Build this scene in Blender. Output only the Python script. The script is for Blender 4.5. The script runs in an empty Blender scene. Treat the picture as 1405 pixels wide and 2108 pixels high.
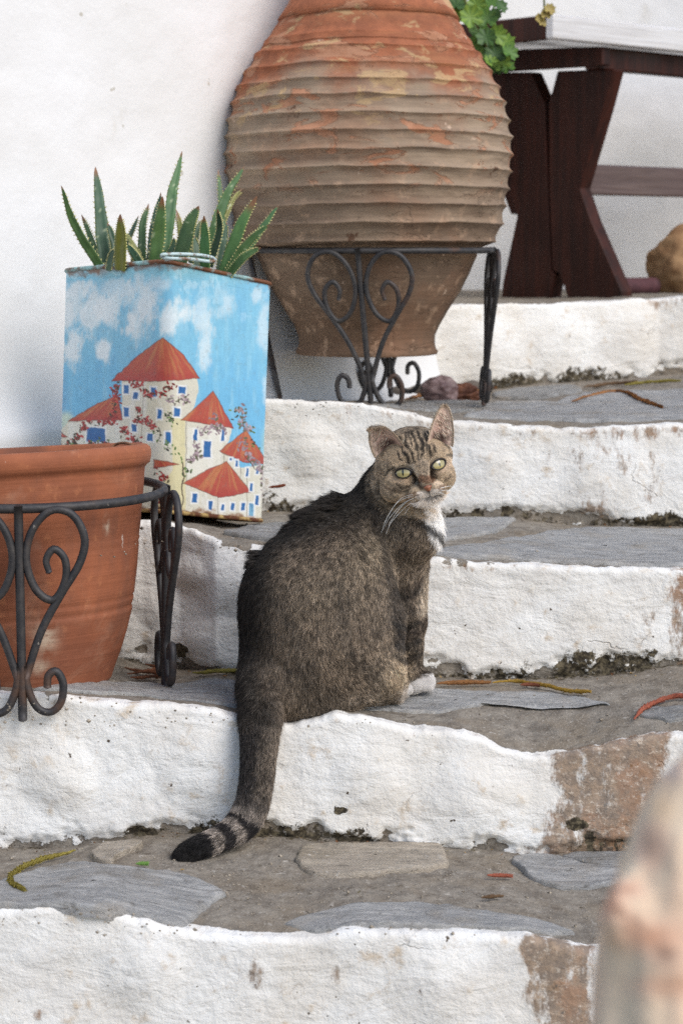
import bpy, math, random
import numpy as np
from mathutils import Vector, Matrix

random.seed(7)
RNG = np.random.default_rng(7)
scene = bpy.context.scene
COL = scene.collection
R = math.radians

# ---------------------------------------------------------------- camera, sky, sun, exposure
FPX, CXP, CYP, CAMZ, PITCH = 4200.0, 702.5, 1054.0, 0.814, R(7.514)
cam_data = bpy.data.cameras.new('camera')
cam_data.sensor_fit = 'VERTICAL'; cam_data.sensor_height = 36; cam_data.sensor_width = 24
cam_data.lens = 36 * FPX / 2108
cam_data.clip_start = 0.05; cam_data.clip_end = 200
cam_data.dof.use_dof = True; cam_data.dof.focus_distance = 2.82; cam_data.dof.aperture_fstop = 7.1
cam = bpy.data.objects.new('camera', cam_data); COL.objects.link(cam)
cam.location = (0, 0, CAMZ); cam.rotation_euler = (math.pi / 2 - PITCH, 0, 0)
scene.camera = cam

SUN_EL, SUN_AZ = R(43), R(133)          # azimuth clockwise from +Y: right and behind the camera
world = bpy.data.worlds.new('World'); scene.world = world; world.use_nodes = True
wn = world.node_tree
bg = wn.nodes['Background']; sky = wn.nodes.new('ShaderNodeTexSky')
sky.sky_type = 'NISHITA'; sky.sun_disc = False
sky.sun_elevation = SUN_EL; sky.sun_rotation = SUN_AZ
sky.air_density = 1.0; sky.dust_density = 1.5; sky.ozone_density = 1.0
wn.links.new(sky.outputs[0], bg.inputs[0]); bg.inputs[1].default_value = 0.145
sun_d = bpy.data.lights.new('sun', 'SUN'); sun_d.energy = 1.65; sun_d.angle = R(38); sun_d.color = (1.0, 0.97, 0.93)
sun = bpy.data.objects.new('sun', sun_d); COL.objects.link(sun)
sdir = Vector((math.sin(SUN_AZ) * math.cos(SUN_EL), math.cos(SUN_AZ) * math.cos(SUN_EL), math.sin(SUN_EL)))
sun.rotation_euler = sdir.to_track_quat('Z', 'Y').to_euler()
scene.view_settings.view_transform = 'Standard'; scene.view_settings.look = 'None'
scene.view_settings.exposure = 0.28; scene.view_settings.gamma = 1; scene.view_settings.use_curve_mapping = False
scene.render.film_transparent = False
scene.cycles.max_bounces = 6; scene.cycles.diffuse_bounces = 3; scene.cycles.glossy_bounces = 3
scene.cycles.use_denoising = False; scene.cycles.use_adaptive_sampling = False
try: scene.cycles.denoiser = 'OPENIMAGEDENOISE'
except Exception: pass

# ---------------------------------------------------------------- measuring helpers
cp_, sp_ = math.cos(PITCH), math.sin(PITCH)
def ray(px, py):
    cx = (px - CXP) / FPX; cy = (CYP - py) / FPX
    return np.array([cx, cp_ + cy * sp_, -sp_ + cy * cp_])
def P(px, py, Y):
    d = ray(px, py); return np.array([0, 0, CAMZ]) + d * (Y / d[1])
def proj(v):
    v = np.asarray(v, float); z = v[..., 2] - CAMZ; y = v[..., 1]
    dep = y * cp_ - z * sp_; up = y * sp_ + z * cp_
    return CXP + FPX * v[..., 0] / dep, CYP - FPX * up / dep
def zat(py, Y):
    return CAMZ - np.asarray(Y) * np.tan(PITCH + np.arctan((np.asarray(py) - CYP) / FPX))
def lin(r, g, b):
    c = np.array([r, g, b], float) / 255
    return np.where(c <= 0.04045, c / 12.92, ((c + 0.055) / 1.055) ** 2.4)
def sstep(a, b, x):
    t = np.clip((x - a) / (b - a), 0, 1); return t * t * (3 - 2 * t)

# ---------------------------------------------------------------- numpy noise
def _h(ix, iy, iz, s):
    with np.errstate(over='ignore'):
        n = ix.astype(np.uint32) * np.uint32(374761393) + iy.astype(np.uint32) * np.uint32(668265263) + iz.astype(np.uint32) * np.uint32(2246822519) + np.uint32(s * 3266489917 & 0xffffffff)
        n = (n ^ (n >> np.uint32(13))) * np.uint32(1274126177); n = n ^ (n >> np.uint32(16))
        n = n * np.uint32(2654435761); n = n ^ (n >> np.uint32(15))
    return n.astype(np.float64) / 4294967295.0
def vnoise(x, y, z=None, s=0):
    x = np.asarray(x, float); y = np.asarray(y, float) + 0 * x
    z = np.zeros_like(x) if z is None else np.asarray(z, float) + 0 * x
    ix, iy, iz = np.floor(x).astype(np.int64), np.floor(y).astype(np.int64), np.floor(z).astype(np.int64)
    fx, fy, fz = x - ix, y - iy, z - iz
    fx, fy, fz = [f * f * f * (f * (f * 6 - 15) + 10) for f in (fx, fy, fz)]
    out = 0
    for a in (0, 1):
        for b in (0, 1):
            for c in (0, 1):
                w = (fx if a else 1 - fx) * (fy if b else 1 - fy) * (fz if c else 1 - fz)
                out = out + w * _h(ix + a, iy + b, iz + c, s)
    return out * 2 - 1
def fbm(x, y, z=None, oct=4, s=0, gain=0.5):
    a, t, out = 1.0, 0.0, 0
    for i in range(oct):
        f = 2.03 ** i
        out = out + a * vnoise(np.asarray(x) * f + 17.3 * i, np.asarray(y) * f, None if z is None else np.asarray(z) * f, s + i)
        t += a; a *= gain
    return out / t

# ---------------------------------------------------------------- mesh helpers
def mk(name, verts, faces, mat=None, parent=None, smooth=True, attrs=None, cols=None, edges=None):
    verts = np.asarray(verts, np.float32).reshape(-1, 3)
    me = bpy.data.meshes.new(name)
    if isinstance(faces, np.ndarray):
        k = faces.shape[1]; nf = len(faces)
        me.vertices.add(len(verts)); me.vertices.foreach_set('co', verts.ravel())
        me.loops.add(nf * k); me.loops.foreach_set('vertex_index', faces.astype(np.int32).ravel())
        me.polygons.add(nf); me.polygons.foreach_set('loop_start', np.arange(0, nf * k, k, dtype=np.int32))
        me.update(calc_edges=True)
    else:
        me.from_pydata([tuple(map(float, v)) for v in verts], [], faces); me.update()
    if smooth: me.polygons.foreach_set('use_smooth', np.ones(len(me.polygons), bool))
    for k, a in (attrs or {}).items():
        at = me.attributes.new(k, 'FLOAT', 'POINT'); at.data.foreach_set('value', np.asarray(a, np.float32).ravel())
    if cols is not None:
        c4 = np.ones((len(verts), 4), np.float32); c4[:, :3] = np.asarray(cols).reshape(-1, 3)
        at = me.attributes.new('col', 'FLOAT_COLOR', 'POINT'); at.data.foreach_set('color', c4.ravel())
    if mat: me.materials.append(mat)
    o = bpy.data.objects.new(name, me); COL.objects.link(o)
    if parent: o.parent = parent
    return o
def tag(o, label=None, cat=None, group=None, kind=None):
    if label: o['label'] = label
    if cat: o['category'] = cat
    if group: o['group'] = group
    if kind: o['kind'] = kind
    return o
def thing(name, label, cat, group=None, loc=(0, 0, 0)):
    o = bpy.data.objects.new(name, None); COL.objects.link(o)
    o.location = loc; o.empty_display_size = 0.02
    return tag(o, label, cat, group)
def gridfaces(nu, nv, wrapu=False, wrapv=False):
    iu = np.arange(nu if wrapu else nu - 1); iv = np.arange(nv if wrapv else nv - 1)
    a, b = np.meshgrid(iu, iv, indexing='ij'); a2, b2 = (a + 1) % nu, (b + 1) % nv
    return np.stack([a * nv + b, a2 * nv + b, a2 * nv + b2, a * nv + b2], -1).reshape(-1, 4)
def smooth_path(pts, n):
    pts = np.asarray(pts, float); m = len(pts)
    if m == 2: t = np.linspace(0, 1, n)[:, None]; return pts[0] * (1 - t) + pts[1] * t
    q = np.vstack([2 * pts[0] - pts[1], pts, 2 * pts[-1] - pts[-2]])
    out = []
    for u in np.linspace(0, m - 1 - 1e-9, n):
        i = int(u); f = u - i; a, b, c, d = q[i:i + 4]
        out.append(0.5 * ((2 * b) + (c - a) * f + (2 * a - 5 * b + 4 * c - d) * f * f + (3 * b - a - 3 * c + d) * f ** 3))
    return np.array(out)
def frames(p, closed=False):
    n = len(p)
    t = np.roll(p, -1, 0) - np.roll(p, 1, 0) if closed else np.gradient(p, axis=0)
    t /= np.linalg.norm(t, axis=1)[:, None] + 1e-12
    u = np.zeros_like(p); r = np.array([0, 0, 1.0]) if abs(t[0][2]) < .9 else np.array([1.0, 0, 0])
    for i in range(n):
        r = r - t[i] * (r @ t[i]); r /= np.linalg.norm(r) + 1e-12; u[i] = r
    return t, u, np.cross(t, u)
def tube_geo(p, r, sides=8, closed=False, cap=True):
    p = np.asarray(p, float); n = len(p); r = np.broadcast_to(np.asarray(r, float), (n,))
    t, u, w = frames(p, closed)
    a = np.linspace(0, 2 * math.pi, sides, endpoint=False)
    V = p[:, None] + r[:, None, None] * (np.cos(a)[None, :, None] * u[:, None] + np.sin(a)[None, :, None] * w[:, None])
    F = gridfaces(n, sides, closed, True)[:, ::-1].tolist(); V = V.reshape(-1, 3)
    if cap and not closed:
        V = np.vstack([V, p[0] - t[0] * r[0] * .5, p[-1] + t[-1] * r[-1] * .5])
        for j in range(sides):
            F.append([n * sides, j, (j + 1) % sides]); b = (n - 1) * sides
            F.append([n * sides + 1, b + (j + 1) % sides, b + j])
    return V, F
def join(geos):
    V, F, o = [], [], 0
    for v, f in geos:
        V.append(np.asarray(v)); F += [[i + o for i in q] for q in f]; o += len(v)
    return np.vstack(V), F
def revolve(prof, n=96, wob=None):
    prof = np.asarray(prof, float); a = np.linspace(0, 2 * math.pi, n, endpoint=False)
    rr = prof[:, 0][None, :] + 0 * a[:, None]; zz = prof[:, 1][None, :] + 0 * a[:, None]
    if wob is not None: rr, zz = wob(a[:, None], rr, zz)
    V = np.stack([rr * np.cos(a)[:, None], rr * np.sin(a)[:, None], zz], -1)
    return V.reshape(-1, 3), gridfaces(n, len(prof), True, False)
def box_geo(c, sx, sy, sz, M=None):
    v = np.array([[x, y, z] for x in (-.5, .5) for y in (-.5, .5) for z in (-.5, .5)]) * [sx, sy, sz]
    if M is not None: v = v @ np.asarray(M).T
    return v + np.asarray(c), [[0, 1, 3, 2], [4, 6, 7, 5], [0, 4, 5, 1], [2, 3, 7, 6], [0, 2, 6, 4], [1, 5, 7, 3]]
def bevel(o, w=.003, seg=2):
    m = o.modifiers.new('b', 'BEVEL'); m.width = w; m.segments = seg; m.limit_method = 'ANGLE'; return o

# ---------------------------------------------------------------- material helpers
class M:
    def __init__(s, name, rough=.7, spec=.3):
        s.m = bpy.data.materials.new(name); s.m.use_nodes = True; s.t = s.m.node_tree
        s.b = s.t.nodes['Principled BSDF']; s.b.inputs['Roughness'].default_value = rough
        s.b.inputs['Specular IOR Level'].default_value = spec
        s.co = s.n('ShaderNodeTexCoord').outputs['Object']
    def n(s, ty, **kw):
        n = s.t.nodes.new(ty)
        for k, v in kw.items(): setattr(n, k, v)
        return n
    def set(s, sock, v):
        if isinstance(v, bpy.types.NodeSocket): s.t.links.new(v, sock)
        elif isinstance(v, (tuple, list, np.ndarray)) and len(v) == 3 and sock.type == 'RGBA': sock.default_value = (*map(float, v), 1)
        else: sock.default_value = v
    def vec(s, scale=(1, 1, 1), co=None):
        m = s.n('ShaderNodeMapping'); s.set(m.inputs[0], co or s.co); m.inputs['Scale'].default_value = scale; return m.outputs[0]
    def noise(s, sc, det=4, rough=.55, v=None, dist=0):
        n = s.n('ShaderNodeTexNoise'); s.set(n.inputs['Vector'], v or s.co)
        n.inputs['Scale'].default_value = sc; n.inputs['Detail'].default_value = det; n.inputs['Roughness'].default_value = rough; n.inputs['Distortion'].default_value = dist
        return n.outputs[0]
    def voro(s, sc, v=None, feat='F1'):
        n = s.n('ShaderNodeTexVoronoi', feature=feat); s.set(n.inputs['Vector'], v or s.co); n.inputs['Scale'].default_value = sc
        return n.outputs[0]
    def ramp(s, f, lo, hi, a=0., b=1.):
        n = s.n('ShaderNodeMapRange', interpolation_type='SMOOTHSTEP'); s.set(n.inputs[0], f)
        for i, v in zip((1, 2, 3, 4), (lo, hi, a, b)): n.inputs[i].default_value = v
        return n.outputs[0]
    def math(s, op, a, b=0., c=None):
        n = s.n('ShaderNodeMath', operation=op); s.set(n.inputs[0], a); s.set(n.inputs[1], b)
        if c is not None: s.set(n.inputs[2], c)
        return n.outputs[0]
    def mix(s, f, a, b, mode='MIX'):
        n = s.n('ShaderNodeMix', data_type='RGBA', blend_type=mode); s.set(n.inputs[0], f); s.set(n.inputs[6], a); s.set(n.inputs[7], b); return n.outputs[2]
    def attr(s, name, col=False):
        n = s.n('ShaderNodeAttribute'); n.attribute_name = name; return n.outputs['Color' if col else 'Fac']
    def bump(s, h, dist=.002, st=1., prev=None):
        n = s.n('ShaderNodeBump'); s.set(n.inputs['Height'], h); n.inputs['Distance'].default_value = dist; n.inputs['Strength'].default_value = st
        if prev is not None: s.set(n.inputs['Normal'], prev)
        return n.outputs[0]
    def sep(s, i, v=None):
        n = s.n('ShaderNodeSeparateXYZ'); s.set(n.inputs[0], v or s.co); return n.outputs[i]
    def out(s, col, normal=None, rough=None):
        s.set(s.b.inputs['Base Color'], col)
        if normal is not None: s.set(s.b.inputs['Normal'], normal)
        if rough is not None: s.set(s.b.inputs['Roughness'], rough)
        return s.m

def mat_steps():
    m = M('limewash_and_mortar', .85, .2)
    paint, stain, moss = m.attr('paint'), m.attr('stain'), m.attr('moss')
    n1 = m.noise(34, 6, .65); n2 = m.noise(9, 5, .6); n3 = m.noise(160, 4, .6); n4 = m.noise(420, 2)
    # paint colour
    wc = m.mix(m.ramp(n2, .35, .7), lin(238, 237, 233), lin(226, 221, 212))
    wc = m.mix(m.ramp(n1, .56, .74), wc, lin(205, 190, 170))
    wc = m.mix(m.math('MULTIPLY', m.ramp(m.noise(60, 8, .7, dist=1.0), .60, .68), .35), wc, lin(150, 130, 108))
    wc = m.mix(m.ramp(m.noise(75, 3, .5), .71, .75), wc, lin(90, 78, 66))
    wc = m.mix(m.ramp(m.noise(5, 6, .65, v=m.vec((1, 1, 2.2)), dist=1.4), .46, .66, 0, .35), wc, lin(210, 206, 200))
    ck = m.n('ShaderNodeTexVoronoi', feature='DISTANCE_TO_EDGE'); wv = m.n('ShaderNodeVectorMath', operation='ADD'); m.set(wv.inputs[0], m.co)
    nz = m.n('ShaderNodeTexNoise'); m.set(nz.inputs['Vector'], m.co); nz.inputs['Scale'].default_value = 14; nz.inputs['Detail'].default_value = 5
    vs_ = m.n('ShaderNodeVectorMath', operation='SCALE'); m.set(vs_.inputs[0], nz.outputs[1]); vs_.inputs['Scale'].default_value = .12; m.set(wv.inputs[1], vs_.outputs[0])
    m.set(ck.inputs['Vector'], wv.outputs[0]); ck.inputs['Scale'].default_value = 7
    crk = m.math('MULTIPLY', m.ramp(ck.outputs[0], .0, .016, 1., 0.), m.ramp(m.noise(6, 3), .60, .68)); wc = m.mix(m.math('MULTIPLY', crk, .35), wc, lin(120, 104, 86))
    # mortar colour
    mc = m.mix(m.ramp(n1, .3, .7), lin(150, 142, 130), lin(116, 108, 98))
    mc = m.mix(m.ramp(n2, .45, .7), mc, lin(134, 122, 106)); mc = m.mix(m.ramp(m.noise(48, 7, .75), .54, .64, 0, .7), mc, lin(98, 88, 76)); mc = m.mix(m.ramp(m.noise(70, 6, .7), .60, .68, 0, .6), mc, lin(198, 192, 182))
    sp = m.voro(260); mc = m.mix(m.ramp(sp, .0, .26, .85, 0.), mc, lin(206, 200, 190))
    mc = m.mix(m.ramp(n4, .6, .75), mc, lin(66, 60, 52))
    mask = m.math('ADD', paint, m.math('MULTIPLY', m.math('SUBTRACT', n1, .5), 1.1))
    mask = m.math('ADD', mask, m.math('MULTIPLY', m.math('SUBTRACT', n3, .5), .5))
    mk_ = m.ramp(mask, .46, .54)
    c = m.mix(mk_, mc, wc)
    # rust brown stain
    sv = m.vec((1, 1, .45)); ns = m.noise(42, 7, .75, v=sv)
    sm = m.math('MULTIPLY', m.ramp(m.math('ADD', stain, m.math('MULTIPLY', m.math('SUBTRACT', ns, .5), 2.6)), .30, .75), m.ramp(stain, 0., .12))
    sc = m.mix(m.ramp(m.noise(60, 7, .75), .38, .64), lin(112, 92, 74), lin(154, 128, 102))
    sc = m.mix(m.math('MULTIPLY', m.ramp(m.noise(11, 6, .7), .48, .62), .8), sc, lin(150, 108, 74))
    sc = m.mix(m.ramp(m.noise(90, 7, .8, v=m.vec((1, 1, 1.6))), .545, .61, 0, .6), sc, lin(214, 200, 182))
    sc = m.mix(m.ramp(m.noise(45, 6, .75), .59, .66), sc, lin(84, 70, 58))
    c = m.mix(m.math('MULTIPLY', sm, .88), c, sc)
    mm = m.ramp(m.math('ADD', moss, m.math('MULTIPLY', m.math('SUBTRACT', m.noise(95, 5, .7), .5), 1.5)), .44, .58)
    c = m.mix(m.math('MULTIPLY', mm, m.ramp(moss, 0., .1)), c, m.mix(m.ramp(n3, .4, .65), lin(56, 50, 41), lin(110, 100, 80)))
    h = m.math('ADD', m.math('MULTIPLY', n1, 1.0), m.math('MULTIPLY', n3, .45))
    h = m.math('ADD', h, m.math('MULTIPLY', n4, .12)); h = m.math('ADD', h, m.math('MULTIPLY', m.noise(15, 4, .6, v=m.vec((.8, 1, 1.7)), dist=1.2), 1.3)); h = m.math('ADD', h, m.math('MULTIPLY', mk_, .7)); h = m.math('SUBTRACT', h, m.math('MULTIPLY', crk, .5))
    return m.out(c, m.bump(h, .005, .62))
def mat_wall():
    m = M('white_plaster', .9, .15)
    n = m.noise(3, 4); n2 = m.noise(90, 3, .5); n3 = m.noise(14, 4)
    c = m.mix(m.ramp(n, .3, .7), lin(236, 236, 236), lin(229, 228, 226))
    c = m.mix(m.ramp(m.noise(24, 3), .72, .76), c, lin(196, 192, 182))
    c = m.mix(m.ramp(m.noise(6, 5, .6, v=m.vec((1, 1, .5))), .64, .74, 0, .5), c, lin(205, 200, 188))
    h = m.math('ADD', m.math('MULTIPLY', n2, .5), m.math('MULTIPLY', n3, 1.6))
    return m.out(c, m.bump(h, .004, .35))
def mat_slate(name, a, b, d):
    m = M(name, .6, .35)
    w = m.vec((5, 26, 26)); n = m.noise(2.2, 8, .72, v=w, dist=1.2); n2 = m.noise(12, 6, .6); n3 = m.noise(150, 4)
    c = m.mix(m.ramp(n, .3, .7), a, b); c = m.mix(m.ramp(n2, .5, .72), c, d)
    cr = m.noise(3.2, 7, .7, v=w, dist=1.5); c = m.mix(m.ramp(cr, .60, .68, 0, .65), c, lin(66, 63, 60))
    c = m.mix(m.ramp(n3, .60, .72, 0, .6), c, lin(205, 202, 196)); c = m.mix(m.ramp(m.noise(34, 7, .75), .54, .66, 0, .55), c, lin(98, 92, 84)); c = m.mix(m.ramp(m.noise(7, 5, .6), .55, .68, 0, .6), c, lin(140, 130, 116))
    h = m.math('ADD', m.math('MULTIPLY', n, 1.4), m.math('MULTIPLY', n3, .3)); h = m.math('ADD', h, n2)
    return m.out(c, m.bump(h, .006, 1.0))
def mat_terracotta_pot():
    m = M('terracotta', .72, .25)
    n = m.noise(9, 6, .6); n2 = m.noise(40, 5, .7); z = m.sep(2)
    c = m.mix(m.ramp(n, .3, .7), lin(162, 98, 68), lin(132, 80, 58))
    c = m.mix(m.ramp(n2, .55, .72, 0, .6), c, lin(188, 122, 84))
    c = m.mix(m.ramp(m.noise(5, 5, .6), .55, .7, 0, .6), c, lin(134, 84, 66))
    c = m.mix(m.ramp(m.noise(46, 3, .5, v=m.vec((2, 2, .7))), .74, .76, 0, .7), c, lin(214, 196, 182))
    c = m.mix(m.ramp(m.noise(7, 7, .7, dist=.8), .54, .72, 0, .28), c, lin(196, 160, 136)); c = m.mix(m.ramp(m.noise(4, 5, .6, v=m.vec((2, 2, .6))), .56, .68, 0, .45), c, lin(104, 74, 62))
    c = m.mix(m.math('MULTIPLY', m.attr('scuff'), m.ramp(n2, .35, .6)), c, lin(200, 180, 158))
    wv = m.noise(3, 3, v=m.vec((1, 1, 60)))
    return m.out(c, m.bump(m.math('ADD', wv, n2), .0016, .6))
def mat_pithos():
    m = M('weathered_terracotta', .85, .15)
    z = m.sep(2)
    n = m.noise(7, 6, .6); n2 = m.noise(30, 6, .7); st = m.noise(3, 5, .6, v=m.vec((1.2, 1.2, 16)))
    up = m.ramp(m.math('ADD', z, m.math('MULTIPLY', m.math('SUBTRACT', n, .5), .30)), .44, .54)       # upper clay still orange
    low = m.mix(m.ramp(st, .3, .7), lin(138, 120, 104), lin(176, 156, 134))
    low = m.mix(m.ramp(m.math('ADD', z, m.math('MULTIPLY', n, .1)), .08, .50, .85, 0.), low, lin(100, 78, 62))
    low = m.mix(m.ramp(n2, .54, .66, 0, .6), low, lin(190, 160, 134))
    low = m.mix(m.ramp(m.noise(5, 5, .6), .5, .7, 0, .55), low, lin(150, 112, 88))
    org = m.mix(m.ramp(n2, .35, .65), lin(172, 108, 78), lin(146, 92, 68))
    org = m.mix(m.ramp(st, .5, .7, 0, .5), org, lin(178, 124, 88))
    c = m.mix(up, low, org)
    pv = m.vec((1, 1, 2.6)); pn = m.noise(11, 7, .62, v=pv, dist=.6)
    c = m.mix(m.math('MULTIPLY', m.ramp(pn, .54, .61), m.ramp(z, .28, .34)), c, m.mix(m.ramp(n2, .4, .6), lin(184, 136, 108), lin(170, 120, 92)))
    pn2 = m.noise(13, 7, .65, v=m.vec((1.1, 1.1, 2.2)), dist=.5)
    c = m.mix(m.math('MULTIPLY', m.ramp(pn2, .57, .63, 0, .7), m.ramp(z, .36, .46)), c, lin(196, 166, 124))
    c = m.mix(m.ramp(m.noise(24, 6, .7), .655, .675, 0, .75), c, lin(206, 180, 158))
    c = m.mix(m.ramp(m.noise(17, 5, .6), .69, .72, 0, .8), c, lin(84, 54, 38))
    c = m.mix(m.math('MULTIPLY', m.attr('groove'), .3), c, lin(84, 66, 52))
    h = m.math('ADD', m.math('MULTIPLY', st, 1.2), m.math('MULTIPLY', n2, .8)); h = m.math('ADD', h, m.ramp(pn, .56, .59, 0, -.5))
    return m.out(c, m.bump(h, .003, .8))
def mat_iron():
    m = M('black_wrought_iron', .55, .5)
    n = m.noise(60, 5, .7); n2 = m.noise(14, 4)
    c = m.mix(m.ramp(n, .4, .7), lin(44, 43, 45), lin(66, 62, 60)); c = m.mix(m.ramp(n2, .58, .72, 0, .8), c, lin(84, 60, 46))
    c = m.mix(m.ramp(m.noise(110, 3), .70, .74, 0, .7), c, lin(150, 142, 132))
    return m.out(c, m.bump(n, .0012, .8))
def mat_wood(name, a, b, rough=.4, spec=.5, vs=(16, 16, 1.2)):
    m = M(name, rough, spec)
    n = m.noise(3, 6, .6, v=m.vec(vs), dist=.6); n2 = m.noise(5, 4)
    c = m.mix(m.ramp(n, .3, .72), a, b); c = m.mix(m.ramp(n2, .55, .75, 0, .5), c, a)
    return m.out(c, m.bump(n, .0015, .5), m.ramp(n2, .3, .7, rough - .1, rough + .15))
def mat_col(name, rough=.6, spec=.3, bumpsc=None, bd=.001, coat=0):
    m = M(name, rough, spec); c = m.attr('col', True)
    if coat: m.b.inputs['Coat Weight'].default_value = coat; m.b.inputs['Coat Roughness'].default_value = .15
    return m.out(c, m.bump(m.noise(bumpsc, 5, .6), bd, .7) if bumpsc else None)
def mat_simple(name, a, b, sc=30, rough=.7, spec=.3, bd=.001):
    m = M(name, rough, spec); n = m.noise(sc, 5, .65)
    return m.out(m.mix(m.ramp(n, .35, .65), a, b), m.bump(n, bd, .7))

M_STEP, M_WALL = mat_steps(), mat_wall()
M_SLATE = mat_slate('blue_grey_slate', lin(184, 182, 178), lin(144, 144, 143), lin(164, 158, 149))
M_SLATE_TAN = mat_slate('tan_flagstone', lin(190, 178, 160), lin(166, 154, 138), lin(156, 144, 126))
M_SLATE_DK = mat_slate('dark_slate', lin(164, 163, 160), lin(130, 128, 124), lin(148, 138, 124))
M_POT, M_PITHOS, M_IRON = mat_terracotta_pot(), mat_pithos(), mat_iron()
M_WOOD = mat_wood('dark_stained_wood', lin(38, 18, 13), lin(66, 31, 21), .5, .22)
M_WOODTOP = mat_wood('worn_varnished_wood', lin(70, 52, 48), lin(100, 80, 74), .2, 1.0, (1.5, 1.5, 40))
M_GLARE = mat_wood('sky_glare_edge', lin(222, 220, 220), lin(196, 192, 190), .3, .8, (1.5, 1.5, 40))  # sky reflection on the table's edge board, painted as a pale colour
M_SOIL = mat_simple('dry_soil', lin(96, 76, 60), lin(64, 50, 40), 60, .95, .1, .004)
#@@STRUCTURE
# ---------------------------------------------------------------- the stairs (setting)
def L(*pts): a = np.array(pts, float); return lambda x: np.interp(x, a[:, 0], a[:, 1])
EDGE = [L((-300, 1868), (20, 1872), (110, 1862), (190, 1868), (260, 1890), (400, 1922), (560, 1935), (650, 1932), (730, 1916), (860, 1918), (1000, 1925), (1100, 1932), (1230, 1962), (1700, 1975)),
        L((-300, 1420), (20, 1428), (110, 1432), (200, 1444), (330, 1450), (430, 1462), (520, 1488), (600, 1496), (690, 1468), (760, 1482), (850, 1500), (960, 1510), (1040, 1540), (1110, 1556), (1200, 1548), (1290, 1524), (1385, 1512), (1700, 1510)),
        L((-300, 1068), (200, 1068), (340, 1078), (400, 1092), (440, 1112), (520, 1120), (700, 1140), (900, 1150), (1060, 1162), (1180, 1168), (1385, 1172), (1700, 1176)),
        L((-300, 815), (540, 822), (620, 826), (740, 832), (850, 852), (940, 868), (1100, 880), (1230, 882), (1385, 872), (1800, 868)),
        L((-300, 640), (885, 640), (930, 630), (1000, 627), (1130, 626), (1250, 619), (1385, 612), (1900, 606))]
BASE = [None,
        L((-300, 1745), (20, 1745), (130, 1742), (190, 1732), (260, 1722), (330, 1712), (450, 1716), (600, 1722), (700, 1730), (850, 1736), (1000, 1748), (1100, 1757), (1200, 1757), (1385, 1750), (1700, 1750)),
        L((-300, 1330), (200, 1345), (300, 1368), (380, 1378), (480, 1386), (860, 1390), (1000, 1393), (1150, 1392), (1300, 1382), (1385, 1366), (1700, 1360)),
        L((-300, 1040), (560, 1050), (915, 1065), (1040, 1062), (1180, 1078), (1385, 1083), (1700, 1084)),
        L((-300, 806), (560, 812), (885, 812), (1010, 800), (1140, 788), (1250, 783), (1385, 770), (1900, 765)),
        L((-300, 597), (1900, 597))]
YED = [L((0, 2.316), (1405, 2.316)), L((0, 2.70), (1405, 2.70)), L((280, 3.085), (360, 3.07), (440, 3.015), (560, 3.0)),
       L((0, 3.48), (1405, 3.48)), L((885, 4.27), (1385, 4.5)), L((0, 5.8), (1405, 5.8))]
LUMPS = {2: [(480, 1190, 95, .0175), (385, 1180, 45, .012), (330, 1250, 60, .010), (400, 1320, 50, .010)],
         1: [(120, 1600, 90, .012), (420, 1580, 110, .010), (980, 1650, 120, .012), (760, 1600, 90, .008)],
         3: [(640, 930, 70, .010), (1250, 1000, 110, .010), (1000, 960, 80, .008)],
         4: [(1150, 700, 80, .012), (1010, 720, 90, .013), (1290, 680, 80, .010)], 0: [(300, 2000, 100, .008), (900, 2020, 120, .008)]}
def pxof(x, Y): return CXP + FPX * x / (Y * 1.004)
def tread_base(k, x, Y):
    ye = YED[k](pxof(x, YED[k](700 + 0 * x))); yb = YED[k + 1](pxof(x, YED[k + 1](700 + 0 * x)))
    ze = zat(EDGE[k](pxof(x, ye)), ye); zb = zat(BASE[k + 1](pxof(x, yb)), yb)
    t = np.clip((Y - ye) / (yb - ye), 0, 1.3)
    if k == 1: t = np.clip(t * 1.5, 0, 1)
    if k == 3: t = np.clip(t * 1.3, 0, 1)
    return ze * (1 - t) + zb * t
def tread_z(k, x, Y):
    x = np.asarray(x, float); Y = np.asarray(Y, float)
    return tread_base(k, x, Y) + .004 * fbm(x * 9, Y * 9, oct=4, s=20 + k) + .0012 * fbm(x * 60, Y * 60, oct=3, s=30 + k)
def on_tread(k, px, py):
    d = ray(px, py); z = [0, .17, .337, .51, .686][k]
    for _ in range(6):
        t = (z - CAMZ) / d[2]; x, Y = d[0] * t, d[1] * t; z = float(tread_z(k, x, Y))
    return np.array([x, Y, z])

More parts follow.
